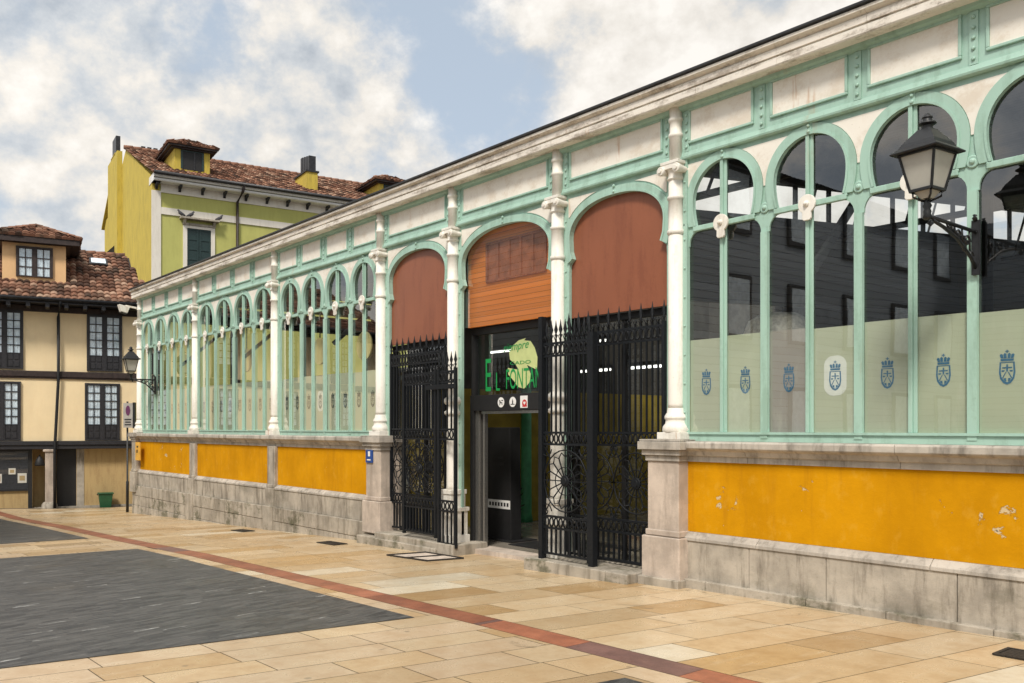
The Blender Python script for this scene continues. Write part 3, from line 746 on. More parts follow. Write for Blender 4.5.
m_.box(-10.86, -8.68, .20, .45, 2.03, 2.27); m_.box(-10.86, -8.68, .22, .36, 3.20, 3.30); m_.box(-10.86, -10.82, .22, .36, 2.27, 3.2); m_.box(-8.72, -8.68, .22, .36, 2.27, 3.2); m_.box(-10.86, -10.78, .20, .45, -.1, 2.03); m_.box(-8.76, -8.68, .20, .45, -.1, 2.03)
dr = add(m_, 'doorway', 'black', bevel=.004)
m_ = MB(); m_.box(-10.775, -10.70, .24, .36, -.1, 2.03); m_.box(-10.66, -10.62, .30, .36, -.1, 2.03); m_.box(-10.62, -8.8, .235, .30, 1.985, 2.025); add(m_, 'door_track', 'steel', dr)
m_ = MB(); m_.poly([(-10.82, .272, 2.27), (-8.72, .272, 2.27), (-8.72, .272, 3.2), (-10.82, .272, 3.2)]); add(m_, 'transom_glass', 'glass', dr)
m_ = MB(); m_.box(-10.9, -8.6, .06, .45, -.2, -.055); add(m_, 'threshold', 'stone_pale', dr)
m_ = MB(); m_.box(-10.6, -8.9, .75, 2.0, -.055, -.045); add(m_, 'door_mat', 'zinc', dr)
# shop lettering on the transom
def text(body, x, z, size, y, mat, parent, name, shear=0., sx=1., rot=0.):
    cu = bpy.data.curves.new(name, 'FONT'); cu.body = body; cu.size = size; cu.extrude = .0006; cu.shear = shear
    tmp = bpy.data.objects.new('tmp', cu); COL.objects.link(tmp); bpy.context.view_layer.update()
    me = bpy.data.meshes.new_from_object(tmp.evaluated_get(bpy.context.evaluated_depsgraph_get())); bpy.data.objects.remove(tmp)
    mt = Matrix.Translation(Vector((x, y, z))-WL[parent]) @ Matrix.Rotation(R(90), 4, 'X') @ Matrix.Rotation(rot, 4, 'Z') @ Matrix.Diagonal((sx, 1, 1, 1))
    me.transform(mt); me.materials.clear(); me.materials.append(M[mat]); me.name = name
    o = bpy.data.objects.new(name, me); COL.objects.link(o); o.parent = parent; WL[o] = WL[parent]; return o
m_ = MB(); lf = [(-9.62, 3.07), (-9.78, 3.05), (-9.92, 2.98), (-10.0, 2.88), (-9.98, 2.78), (-9.86, 2.71), (-9.78, 2.62), (-10.03, 2.66), (-10.02, 2.56), (-9.9, 2.47), (-9.8, 2.37), (-9.66, 2.34), (-9.55, 2.42), (-9.5, 2.52), (-9.6, 2.68), (-9.38, 2.60), (-9.37, 2.78), (-9.43, 2.92), (-9.52, 3.02), (-9.66, 3.04)]
m_.prism([(x, .2695, z) for x, z in lf], (0, .001, 0)); add(m_, 'leaf_emblem', 'leaf', dr)
text('E', -10.58, 2.33, .72, .266, 'sign_green', dr, 'lettering', 0, .46)
text('L', -10.32, 2.33, .40, .266, 'sign_green', dr, 'lettering', 0, .55)
text('FONTAN', -10.08, 2.35, .42, .266, 'sign_green', dr, 'lettering', 0, .47)
text('siempre', -10.14, 2.90, .17, .266, 'sign_green', dr, 'lettering', .35, 1.05, R(3))
text('CADO', -9.98, 2.70, .07, .266, 'sign_green', dr, 'lettering', 0, 2.3)
for xx, kind in ((-10.10, 0), (-9.83, 1)):
    m_ = MB(); m_.lathe([(.075, 0), (.075, .004)], (xx, .1945, 2.15), 20, 'y'); pg = add(m_, 'pictogram', 'white_print', dr)
    m_ = MB()
    if kind == 0:
        m_.prism([(xx+u, .1935, 2.15+w_) for u, w_ in ((-.045, .03), (-.02, .035), (.0, .0), (.03, .005), (.035, -.04), (.022, -.04), (.015, -.012), (-.015, -.012), (-.02, -.045), (-.032, -.045), (-.03, .01))], (0, .0008, 0)); m_.box(xx+.012, xx+.05, .1935, .1943, 2.17, 2.185)
    else:
        m_.prism([(xx+u, .1935, 2.15+w_) for u, w_ in ((-.045, -.04), (.045, -.04), (.045, -.028), (.012, -.028), (.012, .01), (.0, .05), (-.012, .01), (-.012, -.028), (-.045, -.028))], (0, .0008, 0))
    add(m_, 'symbol', 'black', pg)
m_ = MB(); m_.box(-9.66, -9.50, .1945, .1985, 2.06, 2.235); pg = add(m_, 'notice', 'white_print', dr)
m_ = MB(); m_.prism([(-9.565+.052*math.cos(R(a)), .1935, 2.125+.055*math.sin(R(a))) for a in range(0, 360, 20)], (0, .0008, 0)); m_.box(-9.61, -9.51, .1936, .1942, 2.075, 2.10); add(m_, 'symbol', 'red', pg)
m_ = MB(); m_.prism([(-9.565+u*.028, .1925, 2.13+w_*.028) for u, w_ in ((0, -1), (.9, 0), (.8, .6), (.4, .75), (0, .4), (-.4, .75), (-.8, .6), (-.9, 0))], (0, .0006, 0)); add(m_, 'symbol', 'white_print', pg)

# interior shell: floor, low left roof, high right roof with a glazed clerestory between, trusses
m_ = MB(); m_.box(XL+.3, XR-.3, .12, BACK, -.35, -.06); add(m_, 'floor', 'interior_floor')
A_, B_ = Vector((-10.2, 3.0, 0)), Vector((-4.0, 20., 0))              # skew line where the two roofs meet
m_ = MB()
m_.prism([(-12.0, .1, 5.40), (XR, .1, 5.40), (XR, 4.4, 7.0), (-9.8, 4.4, 7.0)], (0, 0, .06))
m_.prism([(-9.8, 4.4, 7.0), (XR, 4.4, 7.0), (XR, BACK, 7.0), (-4.0, BACK, 7.0)], (0, 0, .06))
add(m_, 'roof', 'slat_grey')
m_ = MB()
m_.prism([(XL, .1, 5.45), (-12.1, .1, 5.45), (-10.4, 3.6, 5.5), (-10.4, 4.0, 5.5), (-13, 4.0, 5.5), (XL, 4.0, 5.5)], (0, 0, .08))
for q in range(4): m_.box(XL+q*3.3, XL+q*3.3+2.6, 4.0, 12, 5.5, 5.58)  # gaps between these panels are added to let daylight into the left bays
m_.prism([(XL, 12, 5.5), (-7.2, 12, 5.5), (-4.4, BACK, 5.5), (XL, BACK, 5.5)], (0, 0, .08))
add(m_, 'low_roof', 'slat_grey')
m_ = MB(); d_ = (B_-Vector((-9.8, 4.2, 0))); L_ = d_.length; d_.normalize(); P_ = Vector((-9.8, 4.2, 0))
for z0, z1 in ((5.45, 5.60), (6.22, 7.0)): m_.bar(P_+Vector((0, 0, (z0+z1)/2)), P_+d_*L_+Vector((0, 0, (z0+z1)/2)), .12, z1-z0) if False else m_.prism([P_+Vector((0, 0, z0)), P_+d_*L_+Vector((0, 0, z0)), P_+d_*L_+Vector((0, 0, z1)), P_+Vector((0, 0, z1))], (-.12, .04, 0))
q = 0.
while q < L_:
    p = P_+d_*q; m_.box(p.x-.06, p.x, p.y-.03, p.y+.05, 5.60, 6.22); q += .75
add(m_, 'clerestory', 'truss')
m_ = MB(); m_.prism([P_+Vector((0, 0, 4.0)), P_+d_*L_+Vector((0, 0, 4.0)), P_+d_*L_+Vector((0, 0, 5.448)), P_+Vector((0, 0, 5.448))], (-.12, .04, 0)); add(m_, 'boarded_screen', 'slat_dark')
m_ = MB()
for yy in (2.4, 6.5, 11):
    for z0, z1 in ((4.9, 5.05),): m_.box(XL+.3, -11, yy, yy+.06, z0, z1)
    m_.box(-9, XR-.3, yy, yy+.06, 5.15, 5.25)
    for k in range(24):
        xx = -9+k*.48; zt = 5.4+min(yy, 4.4)*.37
        m_.bar((xx, yy, 5.2), (xx+.48, yy, zt-.1 if k % 2 == 0 else 5.2), .035, .035)
for xx in (-5.0, -1.5, -15.2, -19.4, -23.6):
    m_.bar((xx, .2, 4.8), (xx-.6, 3.4, 5.5), .07, .1); m_.bar((xx, .2, 3.4), (xx-.3, 2.4, 5.2), .06, .08)
add(m_, 'truss', 'truss')
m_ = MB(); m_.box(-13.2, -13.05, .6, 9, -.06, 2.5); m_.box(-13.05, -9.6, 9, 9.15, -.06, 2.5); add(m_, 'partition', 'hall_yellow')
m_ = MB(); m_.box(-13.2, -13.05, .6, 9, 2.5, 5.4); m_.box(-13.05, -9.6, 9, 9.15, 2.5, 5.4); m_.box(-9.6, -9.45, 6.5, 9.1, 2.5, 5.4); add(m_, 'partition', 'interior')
m_ = MB(); m_.lathe([(.14, -.06), (.11, .1), (.1, 3.3)], (-13.0, 3.2, 0), 10); add(m_, 'inner_column', 'hall_green')
for xx, yy in ((-5.2, 5), (-1.0, 5), (-16, 4), (-20, 4), (-24, 4)):
    m_ = MB(); m_.lathe([(.14, -.06), (.1, .2), (.09, 5.2)], (xx, yy, 0), 10); add(m_, 'inner_column', 'truss')

# ------------------------------------------------------------------ iron gates
def gate(label, x0, x1, y, zb, zt, zmid, zlow, nb, group='iron gates of the market entrance', rosette=True, top_spikes=True, rails=None):
    gt = thing('iron_gate', label, 'gate', ((x0+x1)/2, y, zb), group)
    P = lambda m__, nm, par=None, mat='gate_iron': m__.build(nm, mat, par or gt)
    for xx in (x0, x1):
        m_ = MB(); m_.box(xx-.022, xx+.022, y-.022, y+.022, zb, zt+.05); P(m_, 'stile')
    zig = .15
    levels = [zb+.05, zlow, zlow+zig, zmid, zmid+zig, zt-.16, zt]
    for z in levels:
        m_ = MB(); m_.box(x0+.02, x1-.02, y-.012, y+.012, z-.014, z+.014); P(m_, 'rail')
    n = nb; st = (x1-x0)/n
    m_ = MB()
    for k in range(1, n):
        xx = x0+k*st; m_.box(xx-.0095, xx+.0095, y-.010, y+.010, zmid+zig, zt+.05)
    P(m_, 'bar_panel')
    m_ = MB()
    for k in range(1, n):
        xx = x0+k*st; m_.box(xx-.011, xx+.011, y-.011, y+.011, zb+.05, zlow)
    P(m_, 'bar_panel')
    for z0 in (zlow, zmid):                                   # lattice bands: pointed ovals between the rails
        m_ = MB()
        for k in range(n):
            xa = x0+k*st
            for s_ in (-1, 1):
                m_.tube([(xa+st*.5+s_*st*.5, y, z0), (xa+st*.5+s_*st*.18, y, z0+zig*.3), (xa+st*.5+s_*st*.12, y, z0+zig*.5), (xa+st*.5+s_*st*.18, y, z0+zig*.7), (xa+st*.5+s_*st*.5, y, z0+zig)], .010, 4)
        P(m_, 'lattice_band')
    m_ = MB()                                                 # ring scrolls under the spears
    for k in range(n):
        xc = x0+(k+.5)*st
        m_.tube([(xc+st*.36*math.cos(R(a)), y-.008, zt-.08+.06*math.sin(R(a))) for a in range(0, 360, 45)], .011, 4, True)
        m_.tube([(xc-st*.45, y, zt+.02), (xc-st*.2, y-.02, zt+.10), (xc, y-.03, zt+.06), (xc+st*.2, y-.02, zt+.10), (xc+st*.45, y, zt+.02)], .007, 4)
    P(m_, 'scroll_band')
    if top_spikes:
        for k in range(0, n+1, 1 if nb < 12 else 2):
            xx = x0+k*st; m_ = MB(); m_.lathe([(.008, 0), (.010, .08), (.022, .10), (.010, .12), (.026, .17), (.012, .23), (.002, .30)], (xx, y, zt), 6); P(m_, 'spearhead')
    if rosette:
        za, zb_ = zlow+zig, zmid; cz = (za+zb_)/2; xs_ = [(x0+x1)/2] if (x1-x0) < 1.1 else [x0+(x1-x0)*.27, x0+(x1-x0)*.73]
        rw = min((zb_-za)/2, (x1-x0)/len(xs_)/2)*.92
        for cx in xs_:
            m_ = MB(); m_.lathe([(.07, -.02), (.075, 0), (.07, .02)], (cx, y, cz), 12, 'y'); m_.lathe([(.045, -.035), (.045, .035)], (cx, y, cz), 10, 'y')
            N = 16
            for k in range(N):
                a = 2*math.pi*k/N; m_.bar((cx+.05*math.cos(a), y, cz+.05*math.sin(a)), (cx+rw*.78*math.cos(a), y, cz+rw*.78*math.sin(a)), .013, .013)
                a2 = a+math.pi/N
                m_.tube([(cx+rw*.78*math.cos(a), y, cz+rw*.78*math.sin(a)), (cx+rw*.92*math.cos(a2), y, cz+rw*.92*math.sin(a2)), (cx+rw*.78*math.cos(a+2*math.pi/N), y, cz+rw*.78*math.sin(a+2*math.pi/N))], .008, 4)
            m_.tube([(cx+rw*.45*math.cos(R(a)), y-.006, cz+rw*.45*math.sin(R(a))) for a in range(0, 360, 20)], .007, 4, True)
            m_.tube([(cx+rw*math.cos(R(a)), y, cz+rw*math.sin(R(a))) for a in range(0, 360, 15)], .010, 4, True)
            for sx in (-1, 1):
                for sz in (-1, 1):                             # corner scrolls
                    c0 = Vector((cx+sx*rw*.92, y, cz+sz*(zb_-za)/2*.86)); sp = []
                    for t in range(14):
                        a = t*.55; r_ = .11*(1-t/15); sp.append(c0+Vector((sx*-r_*math.cos(a), 0, sz*-r_*math.sin(a))))
                    m_.tube(sp, .008, 4)
                    m_.bar((cx+sx*rw*.70, y, cz+sz*rw*.70), (cx+sx*rw*1.05, y, cz+sz*(zb_-za)/2), .012, .012)
            m_.bar((cx, y, za), (cx, y, cz-rw*.75), .014, .014); m_.bar((cx, y, cz+rw*.75), (cx, y, zb_), .014, .014)
            m_.bar((cx-rw*1.1, y, cz), (cx-rw*.75, y, cz), .014, .014); m_.bar((cx+rw*.75, y, cz), (cx+rw*1.1, y, cz), .014, .014)
            P(m_, 'rosette')
    return gt
gate('closed spiked iron gate filling the arch right of the doorway', -8.40, -6.78, -.04, .08, 2.98, 1.56, .48, 18)
g2 = gate('open iron gate leaf with one rosette before the column right of the doorway', -8.56, -7.70, -.36, .10, 2.86, 1.56, .48, 10)
m_ = MB(); m_.box(-7.68, -7.60, -.40, -.32, .06, 2.95); m_.build('hinge_post', 'gate_iron', g2)
m_ = MB(); m_.box(-8.60, -8.53, -.40, -.32, .06, 3.22); m_.build('hinge_post', 'gate_iron', g2)
gate('closed spiked iron gate filling the arch left of the doorway, beside the blue plaque', -12.78, -11.20, -.02, .05, 2.98, 1.60, .52, 18)
g4 = gate('open iron gate leaf standing in front of the gate left of the doorway', -11.98, -11.10, -.28, .08, 2.62, 1.60, .52, 10, top_spikes=False)
g3 = gate('narrow iron gate strip with spear tips in front of the column left of the doorway', -10.98, -10.56, -.30, -.02, 2.62, 1.60, .52, 4, rosette=False)
m_ = MB(); m_.box(-11.3, -10.52, -.33, -.29, 2.36, 2.43); m_.build('latch_bar', 'gate_iron', g3)

# ------------------------------------------------------------------ lanterns
def lantern(label, x, yl, s, zc, ztop, rot):
    t = thing('wall_lantern', label, 'lantern', (x, -.02, zc), 'wall lanterns on the market hall')
    P = lambda m__, nm, mat='iron', par=None, bev=0: m__.build(nm, mat, par or t, bevel=bev)
    rotm = Matrix.Rotation(R(rot), 3, 'Z'); c = Vector((x, yl, 0))
    def rx(p): return c+rotm @ Vector((p[0]*s, p[1]*s, 0))+Vector((0, 0, zc+p[2]*s))
    sq = lambda r, z: [(-r, -r, z), (r, -r, z), (r, r, z), (-r, r, z)]
    m_ = MB(rx)                                               # roof: pyramid with skirt and chimney
    def stack(levels):
        P_ = [p for r, z in levels for p in sq(r, z)]; F = []
        for i in range(len(levels)-1):
            for k in range(4): F.append((i*4+k, i*4+(k+1) % 4, i*4+4+(k+1) % 4, i*4+4+k))
        F += [(3, 2, 1, 0), tuple(len(P_)-4+k for k in range(4))]; m_.add(P_, F)
    stack([(.250, .485), (.255, .50), (.195, .545), (.175, .59), (.075, .72), (.07, .73)])
    m_.lathe([(.058, .725), (.052, .77), (.090, .785), (.085, .80), (.048, .815), (.043, .84), (.055, .85), (.03, .88), (.012, .90)], (0, 0, 0), 12)
    P(m_, 'lamp_roof', bev=.003)
    m_ = MB(rx); tp, bt = .190, .115
    for sx in (-1, 1):
        for sy in (-1, 1): m_.bar((sx*bt, sy*bt, .12), (sx*tp, sy*tp, .495), .020, .020)
    for r, z in ((bt, .12), (tp, .48)):
        q = sq(r, z)
        for k in range(4): m_.bar(q[k], q[(k+1) % 4], .026, .026)
    for k in range(4):
        a = R(45+90*k); m_.tube([(bt*math.cos(a)*1.2, bt*math.sin(a)*1.2, .12), (bt*math.cos(a)*1.15, bt*math.sin(a)*1.15, .06), (.03*math.cos(a), .03*math.sin(a), .015)], .011, 5)
    P(m_, 'cage')
    m_ = MB(rx); i0, i1 = bt-.008, tp-.008
    m_.add(sq(i0, .125)+sq(i1, .475), [(0, 1, 5, 4), (1, 2, 6, 5), (2, 3, 7, 6), (3, 0, 4, 7)]); m_.add(sq(.045, .04)+sq(.085, .11), [(0, 1, 5, 4), (1, 2, 6, 5), (2, 3, 7, 6), (3, 0, 4, 7), (0, 1, 2, 3)])
    P(m_, 'lamp_glass', 'frost_lamp')
    m_ = MB(rx); m_.lathe([(.028, -.17), (.045, -.15), (.035, -.11), (.04, -.09), (.03, -.06), (.045, -.03), (.03, 0), (.035, .03)], (0, 0, 0), 12); P(m_, 'stem')
    # bracket: arm, diagonal, scrollwork, back plate
    zA = zc-.13*s; zB = zc-.52*s; m_ = MB(); pt = lambda y, z: (x, y, z)
    m_.box(x-.032, x+.032, -.075, -.038, zB-.06, zA+.10); m_.tube([pt(-.06, zA), pt(yl, zA)], .022*s, 6)
    m_.tube([pt(-.07, zA+.1), pt(-.09, zA+.12), pt(-.08, zA+.14)], .02, 6)
    m_.tube([pt(-.07, zB), pt(-.16, zB+.10*s), pt(yl*.45, zA-.13*s), pt(yl*.7, zA-.06*s), pt(yl*.9, zA-.02)], .020*s, 6)
    for (fy, fz, r_) in ((.24, -.13, .07), (.42, -.085, .05), (.58, -.055, .035), (.16, -.27, .05), (.30, -.22, .04)):
        m_.tube([pt(fy*yl+r_*s*(1-t/14)*math.cos(t*.6), zA+fz*s+r_*s*(1-t/14)*math.sin(t*.6)) for t in range(13)], .014*s, 5)
    for f in (.2, .35, .5, .65): m_.tube([pt(f*yl, zA), pt(f*yl*.93, zA-.30*s*(1-f)**1.3)], .011*s, 4)
    m_.lathe([(.0, -.03), (.03, 0), (0, .03)], (x, yl*.94, zA-.05), 8)
    P(m_, 'bracket')
    return t
lantern('large black wall lantern on a scrolled bracket between the right hand market windows', -3.27, -.97, .80, 3.575, 4.3, -7)
lantern('small black wall lantern on a scrolled bracket at the far end of the market hall', -24.8, -.69, .86, 3.20, 3.9, -7)

# ------------------------------------------------------------------ small fittings on the hall and in front of it
t = thing('floodlight', 'small white floodlight on an arm at the far top corner of the market hall', 'floodlight', (-26.2, -.15, 5.15))
m_ = MB(); m_.bar((-26.2, -.12, 5.2), (-26.2, -.42, 5.24), .05, .05); m_.build('arm', 'white', t)
m_ = MB(); m_.prism([(-26.30, -.33, 5.20), (-26.30, -.62, 5.26), (-26.30, -.56, 5.06), (-26.30, -.40, 5.02)], (.22, 0, 0)); m_.build('housing', 'white', t, bevel=.01)
m_ = MB(); m_.prism([(-26.27, -.405, 5.012), (-26.27, -.555, 5.05), (-26.11, -.555, 5.05), (-26.11, -.405, 5.012)], (0, 0, -.012)); m_.build('lens', 'zinc', t)
t = thing('parking_sign', 'grey no parking sign with dark oval on a tall black pole at the market corner', 'sign', (-27.05, -.12, g(-27.05)))
m_ = MB(); m_.lathe([(.04, g(-27.05)-.05), (.04, g(-27.05)+.9), (.026, g(-27.05)+.92), (.026, 2.55)], (-27.05, -.12, 0), 10); m_.build('pole', 'iron', t)
xf = frame_xf((-27.0, -.10), (.5, .86)); s_ = MB(xf)
s_.box(-.13, .13, .04, .08, 1.78, 2.50); s_.build('sign_plate', 'sign_grey', t)
s_ = MB(xf); s_.box(.131, .19, -.08, .085, 1.76, 2.52); s_.build('sign_box', 'iron', t)
s_ = MB(xf); s_.prism([(.062*math.cos(R(a)), .085, 2.28+.15*math.sin(R(a))) for a in range(0, 360, 24)], (0, .003, 0)); ov = s_.build('prohibition_disc', 'pole_purple', t)
s_ = MB(xf)
for q, w_ in enumerate((.19, .15, .18)): s_.box(-w_/2, w_/2, .083, .085, 2.0-q*.075, 2.035-q*.075)
s_.build('notice_lines', 'black', t)
t = thing('wall_plaque', 'small blue enamel plaque on the stone pier left of the entrance gates', 'plaque', (-13.13, -.26, 1.18))
m_ = MB(); m_.box(-13.25, -13.03, -.245, -.228, 1.175, 1.395); m_.build('plate', 'blue', t, bevel=.003)
m_ = MB(); m_.box(-13.165, -13.10, -.249, -.246, 1.285, 1.37); m_.box(-13.20, -13.08, -.249, -.246, 1.215, 1.235); m_.build('lettering', 'white_print', t)
t = thing('wall_plaque', 'narrow yellow plaque with dark marks at the far end of the orange wall', 'plaque', (-25.75, -.2, .87))
m_ = MB(); m_.box(-25.93, -25.55, -.235, -.2, .86, 1.37); m_.build('plate', 'plaque_yellow', t, bevel=.005)
m_ = MB(); m_.box(-25.80, -25.68, -.239, -.236, 1.22, 1.27); m_.box(-25.82, -25.72, -.239, -.236, 1.07, 1.16); m_.build('lettering', 'black', t)
def grate(cx, cy, lab, w=.62, d=.26):
    z = g(cx, cy); t = thing('drain_grate', lab, 'drain', (cx, cy, z), 'drain grates in the paving')
    m_ = MB(lambda p: Vector((cx+p[0], cy+p[1], g(cx+p[0], cy)+.006+p[2])))
    m_.box(-w/2, w/2, -d/2, -d/2+.03, 0, .012); m_.box(-w/2, w/2, d/2-.03, d/2, 0, .012); m_.box(-w/2, -w/2+.03, -d/2+.03, d/2-.03, 0, .012); m_.box(w/2-.03, w/2, -d/2+.03, d/2-.03, 0, .012); m_.build('grate_frame', 'grate', t)
    m_.v, m_.f, m_.sm = [], [], []
    for k in range(11): xx = -w/2+.05+k*(w-.1)/10; m_.box(xx-.014, xx+.014, -d/2+.03, d/2-.03, .002, .009)
    m_.build('grate_bars', 'grate', t)
grate(-17.46, -.66, 'dark drain grate in the paving beside the far half of the orange wall'); grate(-13.5, -.76, 'dark drain grate in the paving near the left gate'); grate(-2.62, -.72, 'dark drain grate in the paving beside the wall at the right edge', .4, .3)
t = thing('manhole_cover', 'stone manhole cover with dark iron rim set in the ramp before the doorway', 'manhole cover', (-11.0, -.75, g(-11.0)))
m_ = MB(lambda p: Vector((p[0], p[1], g(p[0])+.005+p[2])))
q = [(-11.35, -1.0), (-10.35, -.95), (-10.2, -.42), (-11.2, -.40)]
for k in range(4):
    a, b = q[k], q[(k+1) % 4]; m_.bar((*a, .003), (*b, .003), .035, .012)
m_.bar((-10.85, -.975, .003), (-10.7, -.41, .003), .035, .012)
m_.build('rim', 'grate', t)
m_ = MB(lambda p: Vector((p[0], p[1], g(p[0])+.005+p[2]))); m_.add([(*p, .002) for p in q], [(0, 1, 2, 3)]); m_.build('stone_infill', 'stone_pale', t, fix=False)

# information totem inside the doorway
t = thing('information_totem', 'tall black information totem standing just inside the doorway', 'totem', (-11.1, 1.15, -.06))
m_ = MB(); m_.prism([(-11.47, 1.0, -.06), (-10.83, 1.0, -.06), (-10.86, 1.0, 1.78), (-11.44, 1.0, 1.78)], (0, .22, 0)); m_.build('body', 'black', t, bevel=.01)
m_ = MB(); m_.box(-11.55, -10.7, .9, 1.45, -.06, -.035); m_.build('foot_plate', 'zinc', t)
m_ = MB(); m_.box(-11.45, -10.85, .993, .999, .46, .60); m_.build('label_strip', 'white_print', t)
m_ = MB()
for k in range(7): m_.box(-11.38+k*.075, -11.38+k*.075+.045, .990, .9925, .50, .56)
m_.build('lettering', 'black', t)
m_ = MB(); m_.box(-11.27, -11.0, .993, .999, 1.16, 1.21); m_.box(-11.25, -11.02, .993, .999, 1.27, 1.30); m_.build('screen_marks', 'zinc', t)
t = thing('potted_plant', 'dark bushy plant on the floor inside the doorway behind the totem', 'plant', (-11.8, 1.7, -.06))
m_ = MB(); m_.lathe([(.12, -.06), (.17, .22), (.18, .25)], (-11.75, 1.7, 0), 12); m_.build('pot', 'black', t)
m_ = MB(); rp = random.Random(2)
for k in range(140):
    a, h, r_ = rp.uniform(0, 6.28), rp.uniform(.25, .75), rp.uniform(.02, .26); c = Vector((-11.75+r_*math.cos(a), 1.7+r_*math.sin(a), h)); u = Vector((rp.uniform(-1, 1), rp.uniform(-1, 1), rp.uniform(-.5, 1))).normalized()*.07; v = u.cross(Vector((rp.uniform(-1, 1), .3, .5))).normalized()*.02
    m_.add([c-u, c+v, c+u, c-v], [(0, 1, 2, 3)])
M['plant'] = plain('dark_leaf', (.02, .05, .02), .5, .3, 20); m_.build('foliage', 'plant', t, fix=False)

# things inside the hall seen through the glass
for xx, zz_, lab in ((-12.35, 3.18, 'lit white tube lamp hanging behind the green shop lettering'),):
    t = thing('tube_lamp', lab, 'lamp', (xx, 2.2, zz_+.1), 'tube lamps inside the hall')
    m_ = MB(); m_.box(xx-.52, xx+.52, 2.16, 2.24, zz_+.03, zz_+.09); m_.build('fitting', 'truss', t)
    m_ = MB(); m_.tube([(xx-.50, 2.2, zz_), (xx+.50, 2.2, zz_)], .018, 6); m_.build('tube', 'tube', t)
for k, (xx, zz_, lab) in enumerate(((-11.0, 3.29, 'upper tube lamp'), (-10.95, 2.78, 'lower left tube lamp'), (-9.8, 2.78, 'lower right tube lamp'))):
    t = thing('tube_lamp', f'lit white {lab} hanging inside behind the right entrance gate', 'lamp', (xx, 3.0, zz_+.1), 'tube lamps inside the hall')
    m_ = MB(); m_.box(xx-.42, xx+.42, 2.96, 3.04, zz_+.03, zz_+.09); m_.build('fitting', 'truss', t)
    m_ = MB(); m_.tube([(xx-.40, 3.0, zz_), (xx+.40, 3.0, zz_)], .022, 6); m_.build('tube', 'tube', t)
t = thing('draped_hood', 'pale domed cover bulging above the frosted film in the right hand windows', 'cover', (-6.2, 1.35, 1.2))
m_ = MB(); m_.lathe([(.42, 1.2), (.44, 2.6), (.43, 2.9), (.36, 3.08), (.22, 3.16), (.0, 3.18)], (-6.15, 1.35, 0), 18); m_.build('cover', 'dome', t)
for k, (xx, zz_) in enumerate(((-14.35, 3.30), (-16.1, 3.32), (-19.7, 3.35))):
    t = thing('round_sign', ['pale yellow disc sign hanging inside the window bay next to the left gate', 'pale yellow disc sign hanging inside the middle window bay', 'pale yellow disc sign hanging inside the farthest window bay'][k], 'sign', (xx, .38, zz_), 'disc signs inside the hall')
    m_ = MB(); m_.lathe([(.27, -.02), (.27, .02)], (xx, .38, zz_), 24, 'y'); m_.build('disc', 'yellow_board', t)
    m_ = MB(); m_.tube([(xx, .38, zz_+.27), (xx, .38, 5.3)], .012, 5); m_.build('hanger', 'truss', t)
for k, xx in enumerate((-24.3, -20.4, -15.6)):
    t = thing('market_stall', ['cream market stall behind the farthest window bay', 'cream market stall behind the middle left window bay', 'cream market stall behind the window bay beside the left gate', 'market stall with white awning behind the right hand windows', 'market stall with white awning inside at the right end'][k], 'stall', (xx, 3.4, -.06), 'market stalls inside the hall')
    m_ = MB(); m_.box(xx-1.3, xx+1.3, 2.9, 3.5, -.06, .95); m_.build('counter', 'trim', t)
    m_ = MB(); m_.box(xx-1.4, xx+1.4, 4.9, 5.0, -.06, 3.4); m_.build('back_board', ['stone', 'cream', 'interior'][k], t)
    m_ = MB(); m_.prism([(xx-1.45, 2.7, 2.85), (xx-1.45, 4.9, 3.35), (xx-1.45, 4.9, 3.4), (xx-1.45, 2.7, 2.92)], (2.9, 0, 0)); m_.build('awning', 'trim', t)
    for sx in (-1.35, 1.35):
        m_ = MB(); m_.tube([(xx+sx, 2.9, .0), (xx+sx, 2.9, 2.9)], .03, 6); m_.build('post', 'truss', t)

# ------------------------------------------------------------------ tiled roofs
def tile_sheet(mb_, A, along, up, length, slope, tw=.22, th=.42, amp=.045, hip_l=0., hip_r=0.):
    """barrel tile surface: A lower left corner, unit vectors along the eave and up the slope"""
    A = Vector(A); along = Vector(along).normalized(); up = Vector(up).normalized(); nrm = along.cross(up).normalized()
    if nrm.z < 0: nrm = -nrm
    nt, nr = max(1, round(length/tw)), max(1, round(slope/th)); tw = length/nt; th = slope/nr; K = 6
    rt = random.Random(nt*31+nr)
    for r_ in range(nr):
        for c_ in range(nt):
            f0 = r_/nr; lo = hip_l*f0; hi = length-hip_r*f0
            if not (lo-tw*.5 <= c_*tw and (c_+1)*tw <= hi+tw*.5): continue
            jz = rt.uniform(-.008, .012); ju = rt.uniform(-.02, .02)
            b = len(mb_.v)
            for e in (0, 1):
                for k in range(K+1):
                    w_ = abs(math.sin(math.pi*k/K))*amp; s_ = (r_*th+ju) if e == 0 else (r_+1.12)*th
                    mb_.v.append((mb_.xf or Vector)(A+along*(c_*tw+k*tw/K)+up*s_+nrm*(w_+(.055 if e == 0 else .008)+jz)))
            for k in range(K): mb_.f.append([b+k, b+k+1, b+K+2+k, b+K+1+k]); mb_.sm.append(True); mb_.uv.append([(c_+.5, r_+.5)]*4)
            for k in range(K+1): mb_.v.append((mb_.xf or Vector)(A+along*(c_*tw+k*tw/K)+up*(r_*th+ju)+nrm*-.01))
            for k in range(K): mb_.f.append([b+2*(K+1)+k, b+2*(K+1)+k+1, b+k+1, b+k]); mb_.sm.append(False); mb_.uv.append([(c_+.5, r_+.5)]*4)

